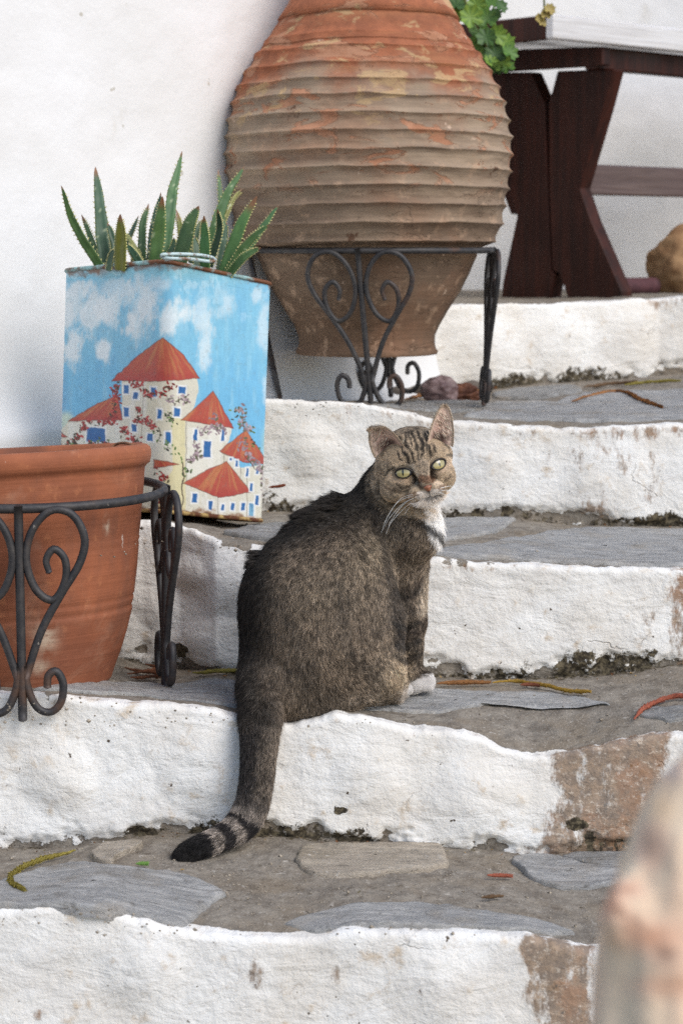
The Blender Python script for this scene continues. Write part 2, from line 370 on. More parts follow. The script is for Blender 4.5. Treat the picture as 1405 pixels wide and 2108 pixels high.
def build_step(k, x0, x1, dx, dz, dy, name):
    xs = np.arange(x0, x1, dx)
    ye = YED[k](pxof(xs, YED[k](700 + 0 * xs))); pxe = pxof(xs, ye)
    ye = ye + .004 * fbm(xs * 5, 0 * xs, oct=3, s=50 + k)
    ze = zat(EDGE[k](pxe), ye) + .0018 * fbm(xs * 90, 0 * xs, oct=3, s=66 + k) + .004 * fbm(xs * 22, 0 * xs, oct=4, s=60 + k)
    zb = (zat(BASE[k](pxe), ye) if k else -.19 + 0 * xs) - .025
    ybk = YED[k + 1](pxof(xs, YED[k + 1](700 + 0 * xs))) + .06
    r = .010
    nr = int(.2 / dz); nt = int((ybk - ye).max() / dy); nc = 7
    rows = []
    X = xs[:, None]
    s = np.linspace(0, 1, nr)[None, :]
    zr = zb[:, None] + (ze - r - zb)[:, None] * s; yr = ye[:, None] + .012 * s - .012
    a = np.linspace(0, math.pi / 2, nc + 2)[1:-1][None, :]
    zc = (ze - r)[:, None] + r * np.sin(a); yc = ye[:, None] + r * (1 - np.cos(a))
    q = np.linspace(0, 1, nt)[None, :] ** 1.0
    yt = (ye + r)[:, None] + (ybk - ye - r)[:, None] * q
    Xt = X + 0 * yt
    zt = tread_z(k, Xt, yt)
    w = sstep(0, .03, yt - (ye + r)[:, None]); zt = zt * w + ze[:, None] * (1 - w)
    Yv = np.concatenate([yr, yc, yt], 1); Zv = np.concatenate([zr, zc, zt], 1); Xv = X + 0 * Yv
    ang = np.concatenate([0 * yr, a + 0 * yc, 0 * yt + math.pi / 2], 1)
    # plaster relief
    hf = Zv - zb[:, None]
    n = .007 * fbm(Xv * 5, Zv * 7, Yv * 5, 3, 3 + k) + .0026 * np.abs(fbm(Xv * 9 + 3 * Zv, Zv * 22, Yv * 20, 4, 9 + k)) + .0009 * fbm(Xv * 75, Zv * 75, Yv * 75, 3, 14 + k)
    px, py = proj(np.stack([Xv, Yv, Zv], -1))
    for (cx, cy, rr, amp) in LUMPS.get(k, []):
        d2 = ((px - cx) / rr) ** 2 + ((py - cy) / (rr * .95)) ** 2; n = n + amp * np.clip(1 - d2, 0, 1) ** (1.6 if amp < .018 else .7)
    isr = np.cos(ang)
    n = n * isr + (1 - isr) * .001 * fbm(Xv * 90, Yv * 90, oct=2, s=4)
    # bottom edge crumbles back
    crumb = sstep(.052, .026, hf + .03 * fbm(Xv * 30, Zv * 40, oct=4, s=70 + k)) * isr
    n = n - .009 * crumb
    Yv = Yv - n * np.cos(ang); Zv = Zv + n * np.sin(ang)
    dt = np.concatenate([0 * yr - .01, 0 * yc, yt - (ye + r)[:, None]], 1)
    lip = {0: .012, 1: .010, 2: .004, 3: .006, 4: .03}[k]
    paint = 1 - sstep(-.006, .014, dt - lip - .018 * fbm(Xv * 18, 0 * Xv, oct=4, s=80 + k))
    paint = paint * (1 - .75 * sstep(.046, .024, hf + .03 * fbm(Xv * 30, Zv * 40, oct=4, s=70 + k)) * isr)
    paint = paint - .45 * isr * sstep(.28, .5, fbm(Xv * 26, Zv * 40, Yv * 10, 4, 120 + k)) * sstep(.11, .03, hf)
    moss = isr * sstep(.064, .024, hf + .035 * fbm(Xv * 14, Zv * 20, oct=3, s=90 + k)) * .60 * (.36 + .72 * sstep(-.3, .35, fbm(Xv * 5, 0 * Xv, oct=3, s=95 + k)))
    pb = proj(np.stack([Xv, Yv, Zv], -1))
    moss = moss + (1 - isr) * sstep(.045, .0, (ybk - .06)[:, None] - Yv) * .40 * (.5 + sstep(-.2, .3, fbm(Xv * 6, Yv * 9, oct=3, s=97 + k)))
    stain = 0 * px
    wx_, wy_ = 9 * fbm(px * .05, py * .05, oct=3, s=201), 9 * fbm(px * .05, py * .05, oct=3, s=202)
    def blob(cx, cy, rx, ry, s=1.): return s * np.exp(-(((px + wx_ - cx) / rx) ** 2 + ((py + wy_ - cy) / ry) ** 2))
    if k == 1:
        stain += .85 * sstep(1085, 1170, px + 60 * fbm(px * .02, py * .02, oct=3)) * sstep(1430, 1330, px) * 1.0
        stain += blob(705, 1668, 18, 12, .0); moss += blob(703, 1668, 17, 10, 1.2) + blob(1183, 1694, 17, 12, 1.5) + blob(1215, 1735, 8, 20, 1.) + blob(280, 1712, 30, 16, .9)
        paint *= 1 - .8 * blob(703, 1668, 17, 10, 1.0)
    if k == 0:
        stain += sstep(1045, 1140, px + 60 * fbm(px * .02, py * .02, oct=3)) * sstep(1245, 1195, px) * .9 + blob(525, 2010, 24, 60, .55) + blob(690, 2010, 12, 60, .45) + blob(85, 2085, 25, 12, .6)
    if k == 2: stain += sstep(1340, 1420, px + 30 * fbm(px * .03, py * .03, oct=3)) * .7 + blob(1330, 1270, 20, 25, .5) + blob(1000, 1170, 150, 10, .3)
    if k == 3: stain += blob(1240, 930, 90, 60, .32) + blob(1220, 1050, 40, 16, .7) + blob(1330, 1000, 70, 60, .3)
    if k == 2: moss += blob(371, 1340, 14, 16, 1.4) + blob(1320, 1120, 0.1, .1, 0)
    if k == 3: moss += blob(985, 1058, 8, 10, 1.) + blob(1045, 1055, 12, 10, 1.2) + blob(1300, 1072, 90, 8, .6)
    if k == 3: paint = np.maximum(paint, sstep(900, 820, px) * sstep(.07, .03, dt) * .8)
    if k == 3: paint = np.maximum(paint, sstep(640, 560, px) * .9)
    dl = (ze[:, None] - Zv)
    stain = stain + .42 * sstep(.035, .0, dl + .02 * fbm(Xv * 20, Zv * 8, oct=3, s=140 + k)) * sstep(-.1, .35, fbm(Xv * 4, 0 * Xv, oct=3, s=141 + k)) * isr
    stain = stain * np.clip(isr + sstep(.02, 0, dt), 0, 1)
    V = np.stack([Xv, Yv, Zv], -1)
    F = gridfaces(*Xv.shape)
    o = mk(name, V.reshape(-1, 3), F, M_STEP, attrs=dict(paint=paint, stain=stain, moss=moss))
    return tag(o, kind='structure')
STEPS = [build_step(0, -.80, .85, .003, .003, .0035, 'lowest_step'),
         build_step(1, -.80, .95, .003, .003, .0035, 'second_step'),
         build_step(2, -.85, 1.0, .003, .003, .004, 'third_step'),
         build_step(3, -.85, 1.2, .0035, .0035, .006, 'fourth_step'),
         build_step(4, -.05, 1.6, .005, .004, .02, 'upper_landing')]

# lower landing in front of the stairs
xs = np.linspace(-1.6, 1.6, 120); ys = np.linspace(-.6, 2.36, 130); X, Yg = np.meshgrid(xs, ys, indexing='ij')
Zg = -.185 + .006 * fbm(X * 5, Yg * 5, oct=4)
tag(mk('pavement', np.stack([X, Yg, Zg], -1), gridfaces(*X.shape), M_STEP, attrs=dict(paint=0 * X, stain=0 * X, moss=0 * X + .05)), kind='structure')
# the whitewashed house wall: runs obliquely up beside the stairs, then turns back
def wall_sheet(name, A, B, z0, z1, n, flare=.03, s=1):
    A, B = np.array(A, float), np.array(B, float); Ld = np.linalg.norm(B - A); nu, nv = int(Ld / n), int((z1 - z0) / n)
    u, v = np.meshgrid(np.linspace(0, 1, nu), np.linspace(0, 1, nv), indexing='ij')
    d = (B - A) / Ld; nrm = np.array([d[1], -d[0]])
    z = z0 + (z1 - z0) * v; x = A[0] + (B - A)[0] * u; y = A[1] + (B - A)[1] * u
    off = .010 * fbm(u * Ld * 2.2, z * 2.2, oct=3, s=s) + .0018 * fbm(u * Ld * 30, z * 30, oct=4, s=s + 5)
    off += flare * np.exp(-np.clip(z - .5, 0, 9) / .05)
    V = np.stack([x + nrm[0] * off, y + nrm[1] * off, z], -1)
    # back face so that the wall is solid
    o = mk(name, V, gridfaces(nu, nv), M_WALL); return tag(o, kind='structure')
wall_sheet('house_wall', (-1.75, 2.07), (.19, 4.255), -.3, 2.6, .012, .05, 1)
wall_sheet('house_wall_return', (.19, 4.255), (.24, 5.85), -.3, 2.6, .02, .0, 3)
wall_sheet('back_wall', (.20, 5.8), (2.6, 5.8), .55, 2.6, .015, .0, 5)

# flagstones set in the treads
def flag(k, poly, mat, t=.0065, label=None, rot=0.):
    pts = np.array([on_tread(k, *p)[:2] for p in poly]); n = len(pts)
    per = []
    for i in range(n):
        a, b = pts[i], pts[(i + 1) % n]; m = max(3, int(np.linalg.norm(b - a) / .006))
        for j in range(m): per.append(a + (b - a) * j / m)
    per = np.array(per)
    for _ in range(3): per = .5 * per + .25 * (np.roll(per, 1, 0) + np.roll(per, -1, 0))
    c = per.mean(0); per = per + .0035 * np.stack([fbm(per[:, 0] * 60, per[:, 1] * 60, oct=3, s=k), fbm(per[:, 0] * 60, per[:, 1] * 60, oct=3, s=k + 7)], 1)
    fr = np.concatenate([np.linspace(0.02, .95, 26), [.975, .99, 1.0, 1.004, 1.008]])
    V = c + (per[:, None] - c) * fr[None, :, None]
    z = tread_z(k, V[..., 0], V[..., 1])
    lay = fbm(V[..., 0] * 9, V[..., 1] * 26, oct=4, s=int(poly[0][0]) % 50)
    top = t + .0035 * (np.round(lay * 3) / 3 * .6 + lay * .4)
    top = np.maximum(top, .0015)
    prof = np.where(fr < .96, 1, np.where(fr < .98, .85, np.where(fr < .995, .5, np.where(fr < 1.002, .0, -1))))
    z = z + np.where(prof[None] > 0, top * prof[None], prof[None] * .008)
    V3 = np.concatenate([V, z[..., None]], -1)
    o = mk('flagstone', V3, gridfaces(len(per), len(fr), True, False), mat, STEPS[k])
    if label: o['label'] = label
    return o
flag(0, [(-60, 1835), (60, 1800), (140, 1782), (230, 1786), (300, 1796), (380, 1806), (425, 1822), (470, 1842), (430, 1868), (375, 1910), (280, 1888), (200, 1876), (110, 1868), (-60, 1872)], M_SLATE, label='large blue grey slate slab')
flag(0, [(612, 1752), (640, 1740), (760, 1738), (912, 1742), (925, 1788), (860, 1798), (800, 1797), (765, 1808), (660, 1808), (622, 1795), (606, 1775)], M_SLATE_TAN, .006, 'pale tan flagstone')
flag(0, [(185, 1766), (215, 1744), (300, 1741), (285, 1752), (240, 1768), (228, 1784), (205, 1780)], M_SLATE_TAN, .008, 'small pinkish flagstone')
flag(0, [(1048, 1772), (1090, 1764), (1150, 1768), (1190, 1782), (1290, 1792), (1330, 1800), (1240, 1828), (1150, 1832), (1090, 1812)], M_SLATE, .007, 'pale grey rounded flagstone')
flag(0, [(575, 1903), (650, 1885), (740, 1865), (860, 1862), (980, 1880), (1090, 1896), (1190, 1925), (1120, 1926), (1000, 1916), (860, 1910), (740, 1907), (650, 1922)], M_SLATE, .005, 'streaky blue grey slate slab')
flag(0, [(1150, 1770), (1175, 1758), (1330, 1762), (1420, 1770), (1330, 1790), (1200, 1782)], M_SLATE_DK, .005)
flag(1, [(60, 1424), (120, 1412), (260, 1408), (400, 1404), (485, 1404), (560, 1420), (540, 1462), (430, 1448), (330, 1438), (200, 1430)], M_SLATE, .005, 'blue grey slate edge slab')
flag(1, [(640, 1452), (700, 1432), (860, 1424), (1010, 1426), (1140, 1436), (1250, 1452), (1255, 1460), (1180, 1466), (1050, 1470), (900, 1470), (760, 1462), (690, 1462)], M_SLATE, .005, 'oval blue grey slate slab')
flag(1, [(1300, 1480), (1340, 1462), (1500, 1455), (1500, 1490), (1380, 1497)], M_SLATE_DK, .004)
flag(2, [(860, 1076), (930, 1070), (1062, 1069), (1035, 1092), (990, 1104), (910, 1116), (860, 1112)], M_SLATE, .006, 'small blue slate piece against the riser')
flag(2, [(860, 1136), (950, 1128), (1080, 1108), (1190, 1092), (1300, 1092), (1480, 1088), (1480, 1166), (1180, 1160), (1060, 1155), (900, 1144)], M_SLATE, .006, 'wide blue grey slate slab')
flag(2, [(455, 1100), (520, 1086), (600, 1080), (600, 1118), (520, 1112)], M_SLATE_DK, .006)
flag(3, [(950, 858), (1010, 838), (1140, 832), (1200, 812), (1420, 800), (1500, 838), (1420, 862), (1240, 870), (1100, 868)], M_SLATE, .006, 'broad grey slate slab on the landing')
flag(3, [(760, 838), (860, 828), (1000, 830), (1100, 834), (1000, 846), (900, 848)], M_SLATE_DK, .005)
flag(3, [(1010, 812), (1080, 802), (1180, 798), (1200, 806), (1120, 822), (1020, 824)], M_SLATE_DK, .006)
#@@OBJECTS
# ---------------------------------------------------------------- wrought-iron plant stands
def iron_stand(label, C, Rr, zring, feet_z, foot_r, ph, br, rr, grp, hw, twist=9., lean=0.):
    root = thing('plant_stand', label, 'plant stand', grp, (C[0], C[1], feet_z))
    Lc = np.array([C[0], C[1], feet_z]); H = zring - feet_z
    a = np.linspace(0, 2 * math.pi, 96, endpoint=False)
    V, F = tube_geo(np.stack([Rr * np.cos(a), Rr * np.sin(a), 0 * a + H], 1), rr, 10, True)
    mk('ring', V, F, M_IRON, root)
    for q in range(4):
        th = ph + q * math.pi / 2; er = np.array([math.sin(th), -math.cos(th), 0]); tw = th + (R(twist) if q % 2 else 0); et = np.array([math.cos(tw), math.sin(tw), 0])
        def W(u, z):    # u tangential, z height; the design plane leans in towards the foot
            f = z / H; rad = foot_r + (Rr - foot_r) * np.clip(f, 0, 1) + .004
            return er * rad + et * u + np.array([lean * (1 - np.clip(f, 0, 1)), 0, z])
        p = smooth_path([W(0, H + .004), W(0, H * .6), W(0, H * .25), W(.0, 0)], 16)
        V, F = tube_geo(p, br * 1.12, 8); mk('leg', V, F, M_IRON, root)
        for sgn in (1, -1):
            # heart scroll: from the foot joint out and up, over the top and curling in
            key = [(.06, .20), (.30, .42), (.62, .60), (.90, .74), (.98, .86), (.80, .97), (.48, .99), (.20, .90), (.10, .76), (.24, .62), (.50, .57), (.68, .66), (.68, .76), (.52, .81), (.40, .76), (.44, .70)]
            p = smooth_path([W(sgn * u * hw, z * H) for u, z in key], 70)
            V, F = tube_geo(p, br * np.concatenate([np.full(60, 1.), np.linspace(1, .8, 10)]), 8); mk('scroll', V, F, M_IRON, root)
            key = [(.05, .26), (.08, .16), (.22, .06), (.42, .035), (.58, .08), (.62, .17), (.52, .23), (.40, .21), (.38, .155)]
            p = smooth_path([W(sgn * u * hw, z * H) for u, z in key], 36)
            V, F = tube_geo(p, br, 8); mk('foot_scroll', V, F, M_IRON, root)
    return root
PC = P(762, 515, 3.85); PCx, PCy = PC[0], 3.85
iron_stand('tall black iron stand with scrolls carrying the ribbed storage jar', (PCx, PCy), .2265, float(zat(515, 3.85)), .512, .188, R(-6.5), .0046, .0056, 'wrought iron plant stands', .094, lean=.022)
TC = P(45, 1010, 2.88)
iron_stand('black iron scroll stand around the plain orange terracotta pot', (TC[0], 2.88), .201, float(zat(1010, 2.88)), .178, .196, R(7.6), .0055, .0066, 'wrought iron plant stands', .088)

# ---------------------------------------------------------------- ribbed storage jar
def pithos():
    Y0 = 3.85; sc = Y0 / FPX * 1.002; rows = []
    ctrl = np.array([(728, 143), (722, 146), (716, 142), (705, 139), (690, 140), (670, 148), (640, 166), (600, 190), (560, 209), (530, 221), (510, 226)], float)
    for y, r in ctrl: rows.append((y, r, 0))
    ridges = [(499, 262), (463, 277), (427, 285), (391, 290), (355, 294), (320, 296), (285, 294), (250, 289), (214, 280), (182, 268), (149, 252), (115, 232), (86, 210)]
    ys = np.arange(508, 40, -1.5)
    ry = np.array([a for a, b in ridges])[::-1]; rr_ = np.array([b for a, b in ridges])[::-1]
    for y in ys:
        env = np.interp(y, ry, rr_) if y < 499 else np.interp(y, [499, 510], [262, 226])
        if y >= 499: rows.append((y, env, 0)); continue
        if y < 86: env = np.interp(y, [40, 60, 86], [181, 193, 210])
        # sharp scalloped ribs
        i = np.argmin(np.abs(ry - y)); d = np.abs(ry[i] - y)
        amp = 8 if y > 150 else (7 if y > 100 else 4)
        g = np.clip(d / 17.5, 0, 1); rib = amp * (1 - g) ** 2.9
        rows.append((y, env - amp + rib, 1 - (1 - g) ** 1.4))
    for y, r in [(40, 183), (20, 171), (0, 160), (-30, 140), (-60, 118), (-80, 104), (-95, 100), (-110, 102), (-120, 112), (-128, 116), (-134, 112), (-130, 98), (-100, 88), (-60, 90)]: rows.append((y, r, 0))
    rows = np.array(rows); z = zat(rows[:, 0], Y0); z0 = z[0]
    prof = np.stack([rows[:, 1] * sc, z - z0], 1)
    g = rows[:, 2]
    def wob(a, r, zz):
        w = .0035 * fbm(np.cos(a) * 1.5, np.sin(a) * 1.5, zz * 9, 3, 5); w2 = .0036 * fbm(np.cos(a) * 7, np.sin(a) * 7, zz * 45, 4, 8)
        return r + w + w2, zz + .003 * fbm(np.cos(a) * 3, np.sin(a) * 3, zz * 22, 3, 16) * sstep(.05, .2, zz) + .006 * fbm(np.cos(a) * 1.1, np.sin(a) * 1.1, zz * 3, 2, 6) * sstep(.05, .2, zz)
    V, F = revolve(prof, 260, wob)
    gg = np.tile(g[None], (260, 1))
    Vb = V.copy()
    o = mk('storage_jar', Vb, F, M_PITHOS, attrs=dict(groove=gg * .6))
    o.location = (PCx - .006, Y0, z0)
    # closed underside and soil
    n = 96; a = np.linspace(0, 2 * math.pi, n, endpoint=False); r0 = prof[0, 0] * .99
    mk('base', np.vstack([np.stack([r0 * np.cos(a), r0 * np.sin(a), 0 * a + .002], 1), [[0, 0, .004]]]), [[(i + 1) % n, i, n] for i in range(n)], M_PITHOS, o)
    return tag(o, 'huge ribbed terracotta jar with flaking brown and orange surface', 'jar')
pithos()

# ---------------------------------------------------------------- plain terracotta pot
def big_pot():
    Y0 = 2.88; sc = Y0 / FPX
    out = [(1404, 150), (1404, 172), (1398, 180), (1380, 187), (1340, 205), (1300, 220), (1262, 231), (1256, 231.5), (1252, 229.5), (1247, 232.5), (1236, 236), (1231, 234), (1226, 238), (1180, 246), (1128, 253), (1122, 252), (1116, 255), (1110, 254), (1090, 258), (1050, 264), (1010, 270), (985, 273), (972, 275), (966, 280), (962, 286), (950, 290), (938, 291), (930, 289), (925, 283), (923, 274), (926, 266), (935, 262), (980, 258), (1020, 252), (1060, 246)]
    rows = []
    for (a, b) in zip(out[:-1], out[1:]):
        m = max(1, int(math.hypot(a[0] - b[0], a[1] - b[1]) / 5))
        for j in range(m): rows.append((a[0] + (b[0] - a[0]) * j / m, a[1] + (b[1] - a[1]) * j / m))
    rows = np.array(rows); z = zat(rows[:, 0], Y0); z0 = z[0]
    prof = np.stack([rows[:, 1] * sc, z - z0], 1)
    V, F = revolve(prof, 200, lambda a, r, zz: (r + .0012 * fbm(np.cos(a) * 2, np.sin(a) * 2, zz * 14, 3, 2), zz))
    px, py = proj(V + [TC[0], Y0, z0])
    front = V[:, 1] < 0
    sc_ = front * (np.exp(-(((px - 100) / 22) ** 2 + ((py - 1328) / 26) ** 2)) + np.exp(-(((px - 236) / 4) ** 2 + ((py - 1100) / 16) ** 2)) + .8 * np.exp(-(((px - 85) / 20) ** 2 + ((py - 1385) / 14) ** 2)))
    o = mk('terracotta_pot', V, F, M_POT, attrs=dict(scuff=sc_)); o.location = (TC[0], Y0, z0 - .004)
    o.rotation_euler = (R(-4.0), R(-3.0), 0)
    n = 64; a = np.linspace(0, 2 * math.pi, n, endpoint=False); r0 = prof[-1, 0] + .004
    zs = prof[-1, 1] + .004
    mk('soil', np.vstack([np.stack([r0 * np.cos(a), r0 * np.sin(a), 0 * a + zs], 1), [[0, 0, zs + .01]]]), [[i, (i + 1) % n, n] for i in range(n)], M_SOIL, o)
    r0 = prof[0, 0]
    mk('base', np.vstack([np.stack([r0 * np.cos(a), r0 * np.sin(a), 0 * a], 1), [[0, 0, .002]]]), [[(i + 1) % n, i, n] for i in range(n)], M_POT, o)
    return tag(o, 'large plain orange terracotta pot with thick rim, cut by the picture edge', 'flower pot')
big_pot()
V, F = tube_geo(smooth_path([P(228, 925, 3.0), P(240, 914, 3.0), P(258, 912, 2.98), P(274, 918, 2.96), P(284, 935, 2.95)], 20), .0022, 6)
tag(mk('dry_stalk', V, F, mat_simple('dry_straw', lin(140, 96, 66), lin(110, 76, 56), 80)), 'thin brown dry stalk arching over the rim of the orange pot', 'dry stalk')
#@@CAN
# ---------------------------------------------------------------- painted olive-oil tin
def paint_tin(zx, zy):
    zx0, zy0 = zx, zy
    j1 = fbm(zx * .03, zy * .03, oct=3, s=1) * 5; j2 = fbm(zx * .03, zy * .03, oct=3, s=2) * 5
    x, y = zx + j1, zy + j2
    st = fbm(zx * .035, zy * .006, oct=4, s=3); fine = fbm(zx * .12, zy * .03, oct=3, s=4)
    C = np.zeros(zx.shape + (3,))
    def put(mask, col):
        nonlocal C
        m = np.clip(mask, 0, 1)[..., None]; C = C * (1 - m) + lin(*col) * m if not isinstance(col, np.ndarray) else C * (1 - m) + col * m
    put(np.ones_like(zx), (118, 190, 220))
    put(sstep(1000, 1350, y + 90 * st) * .7, (92, 178, 222))
    put(sstep(0.05, .6, st) * .4, (96, 174, 216)); put(sstep(.1, .6, -st) * .35, (150, 204, 224))
    put(sstep(760, 660, y) * .55, (140, 206, 214))
    put(sstep(170, 90, x + 40 * st) * sstep(900, 1300, y) * .6, (60, 150, 205))
    cl = [(175, 810, 60, 75), (150, 900, 40, 60), (275, 900, 55, 110), (350, 880, 60, 70), (520, 850, 70, 100), (480, 930, 25, 50), (185, 1090, 38, 75), (335, 1075, 32, 62), (118, 1060, 14, 60), (690, 920, 45, 80), (745, 880, 40, 60), (1128, 800, 22, 28), (850, 900, 40, 160), (1160, 930, 26, 150), (960, 820, 40, 90), (420, 760, 120, 40), (600, 740, 90, 40), (860, 1050, 30, 90), (1180, 1280, 20, 120)]
    wn_ = fbm(zx * .012 + 3, zy * .012, oct=4, s=6)
    for i, (cx, cy, rx, ry) in enumerate(cl):
        d = np.sqrt(((x - cx) / rx / 1.15) ** 2 + ((y - cy) / ry / 1.15) ** 2) + .9 * wn_ + .35 * fine + .5 * fbm(x * .02 + y * .012, y * .006 - x * .004, oct=3, s=44 + i)
        put(sstep(1.35, .55, d) * (.8 if i < 11 else .45), (206, 226, 232))
        put(sstep(.7, .4, d) * .5 * (1 if i < 11 else .4), (236, 240, 240))
    put(sstep(.2, .5, wn_ + .3 * fine) * sstep(1150, 700, y) * .35, (205, 228, 234))
    put(sstep(60, 20, np.hypot(x - 140, (y - 1450) * .8)) * .8, (206, 220, 190)); put(sstep(1440, 1560, y) * sstep(1130, 1180, x) * .6, (190, 216, 190))
    def pol(pts, soft=3.):
        pts = np.array(pts, float); inside = np.zeros(zx.shape, bool); dist = np.full(zx.shape, 1e9)
        for (x1, y1), (x2, y2) in zip(pts, np.roll(pts, -1, 0)):
            c = ((y1 > y) != (y2 > y)); xi = x1 + (x2 - x1) * (y - y1) / (y2 - y1 + 1e-9); inside ^= c & (x < xi)
            t = np.clip(((x - x1) * (x2 - x1) + (y - y1) * (y2 - y1)) / ((x2 - x1) ** 2 + (y2 - y1) ** 2 + 1e-9), 0, 1)
            dist = np.minimum(dist, np.hypot(x - x1 - t * (x2 - x1), y - y1 - t * (y2 - y1)))
        sd = np.where(inside, -dist, dist); return sstep(soft, -soft, sd), sd
    def line(pts, w, col, a=1.):
        d = np.full(zx.shape, 1e9)
        for (x1, y1), (x2, y2) in zip(pts[:-1], pts[1:]):
            t = np.clip(((x - x1) * (x2 - x1) + (y - y1) * (y2 - y1)) / ((x2 - x1) ** 2 + (y2 - y1) ** 2 + 1e-9), 0, 1)
            d = np.minimum(d, np.hypot(x - x1 - t * (x2 - x1), y - y1 - t * (y2 - y1)))
        put(sstep(w + 1.5, w - 1.5, d) * a, col)
    walls = [(70, 1540), (150, 1450), (430, 1440), (430, 1240), (818, 1225), (824, 1300), (800, 1380), (760, 1440), (1000, 1480), (965, 1600), (1040, 1690), (1190, 1670), (1200, 2020), (60, 2020)]
    m, _ = pol(walls); put(m, (216, 212, 192))
    put(m * sstep(0, .4, st) * .7, (226, 224, 214)); put(m * sstep(-.05, .35, fine) * .5, (196, 192, 178))
    m2, _ = pol([(690, 1420), (755, 1440), (760, 1910), (600, 1940), (620, 1800), (690, 1700)]); put(m2 * .85, (214, 204, 152))
    m2, _ = pol([(560, 1240), (690, 1235), (690, 1500), (560, 1520)]); put(m2 * .4, (206, 196, 160))
    m2, _ = pol([(770, 1480), (960, 1500), (930, 1700), (770, 1740)]); put(m2 * .5, (232, 230, 218))
    m2, _ = pol([(150, 1460), (420, 1450), (420, 1590), (150, 1590)]); put(m2 * .5, (222, 224, 214))
    for l_ in ([(540, 1240), (530, 1520)], [(760, 1450), (762, 1760)], [(925, 1840), (925, 1960)], [(1075, 1700), (1075, 1960)], [(1040, 1690), (1040, 1760)], [(960, 1600), (955, 1700)]): line(l_, 2, (120, 110, 100), .7)
    roofs = [[(375, 1240), (520, 1100), (640, 1015), (750, 1110), (830, 1228), (600, 1242)], [(150, 1450), (300, 1355), (410, 1315), (430, 1440)], [(735, 1442), (820, 1370), (900, 1290), (1005, 1485)], [(930, 1605), (1070, 1490), (1190, 1672), (1060, 1660)], [(745, 1770), (870, 1700), (970, 1655), (1095, 1815), (930, 1842)], [(70, 1465), (95, 1480), (148, 1530), (70, 1534)], [(595, 1648), (650, 1655), (725, 1670), (595, 1692)]]
    for i, r_ in enumerate(roofs):
        m, sd = pol(r_); ap = min(r_, key=lambda p: p[1]); bt = max(p[1] for p in r_)
        ang = np.arctan2(x - ap[0], y - ap[1] + 30); ray_ = fbm(ang * 14, y * .004, oct=3, s=11 + i); hgt = (y - ap[1]) / (bt - ap[1] + 1)
        put(m, (180, 74, 56)); put(m * sstep(-.2, .6, ray_ + .6 * (.5 - hgt)) * .75, (190, 120, 70)); put(m * sstep(.3, .7, ray_) * .3, (204, 138, 80)); put(m * sstep(.65, .95, hgt) * .7, (172, 54, 52))
        put(sstep(3.4, 1.2, np.abs(sd)) * .55, (84, 48, 42))
    wins = [(440, 1260, 465, 1305), (485, 1295, 512, 1335), (578, 1270, 605, 1320), (718, 1268, 758, 1308), (438, 1375, 465, 1425), (612, 1385, 635, 1438), (695, 1380, 728, 1425), (480, 1460, 503, 1505), (247, 1482, 344, 1556), (560, 1510, 590, 1553), (652, 1503, 682, 1560), (800, 1490, 820, 1550), (942, 1495, 958, 1550), (850, 1550, 888, 1635), (1015, 1650, 1028, 1685), (985, 1640, 998, 1652), (1070, 1690, 1083, 1735), (1120, 1695, 1133, 1722), (1090, 1768, 1106, 1808), (1117, 1832, 1135, 1882), (792, 1820, 818, 1870), (876, 1858, 895, 1905), (942, 1875, 957, 1910), (992, 1870, 1010, 1907), (1045, 1870, 1063, 1910), (1085, 1873, 1110, 1940)]
    for i, (a, b, c, d) in enumerate(wins):
        k = 7; m, _ = pol([(a - k, b - k), (c + k, b - k), (c + k, d + k), (a - k, d + k)]); put(m * .8, (232, 234, 232))
        m, _ = pol([(a + 2, b), (c, b + 3), (c - 1, d), (a, d - 2)]); put(m, (28, 104, 168) if i != 25 else (110, 170, 200)); put(m * sstep(0, .4, fine) * .5, (20, 78, 140))
    rs = np.random.default_rng(3)
    def dots(path, n, spread, r0, cols):
        path = np.array(path, float)
        for _ in range(n):
            u = rs.uniform(0, len(path) - 1.001); i = int(u); f = u - i; c = path[i] * (1 - f) + path[i + 1] * f + rs.normal(0, spread, 2)
            rr = r0 * rs.uniform(.6, 1.4); an = rs.uniform(0, 3.14); dx, dy = zx0 - c[0], zy0 - c[1]
            sel = (np.abs(dx) < 3 * rr) & (np.abs(dy) < 3 * rr)
            if not sel.any(): continue
            u_, v_ = dx[sel] * math.cos(an) + dy[sel] * math.sin(an), -dx[sel] * math.sin(an) + dy[sel] * math.cos(an)
            m_ = sstep(1.15, .8, np.sqrt((u_ / rr) ** 2 + (v_ / (rr * .5)) ** 2))[:, None]; col = lin(*cols[rs.integers(len(cols))])
            C[sel] = C[sel] * (1 - m_) + col * m_
    red = [(160, 38, 40), (186, 50, 48), (120, 30, 32), (66, 62, 44), (150, 44, 40)]
    for pth, n in (([(400, 1250), (402, 1330), (385, 1440), (330, 1455)], 90), ([(240, 1460), (205, 1530), (160, 1565)], 50), ([(470, 1245), (530, 1270), (570, 1320), (640, 1305), (690, 1260)], 80), ([(520, 1380), (505, 1450), (560, 1445), (600, 1480)], 70), ([(430, 1480), (470, 1540), (525, 1565)], 50), ([(605, 1700), (660, 1740), (615, 1780)], 36), ([(130, 1582), (360, 1565)], 60), ([(610, 1800), (655, 1880)], 26), ([(240, 1460), (400, 1440)], 26)): dots(pth, n, 11, 9, red)
    mv = [(150, 128, 134), (128, 108, 116), (172, 150, 156), (96, 96, 72)]
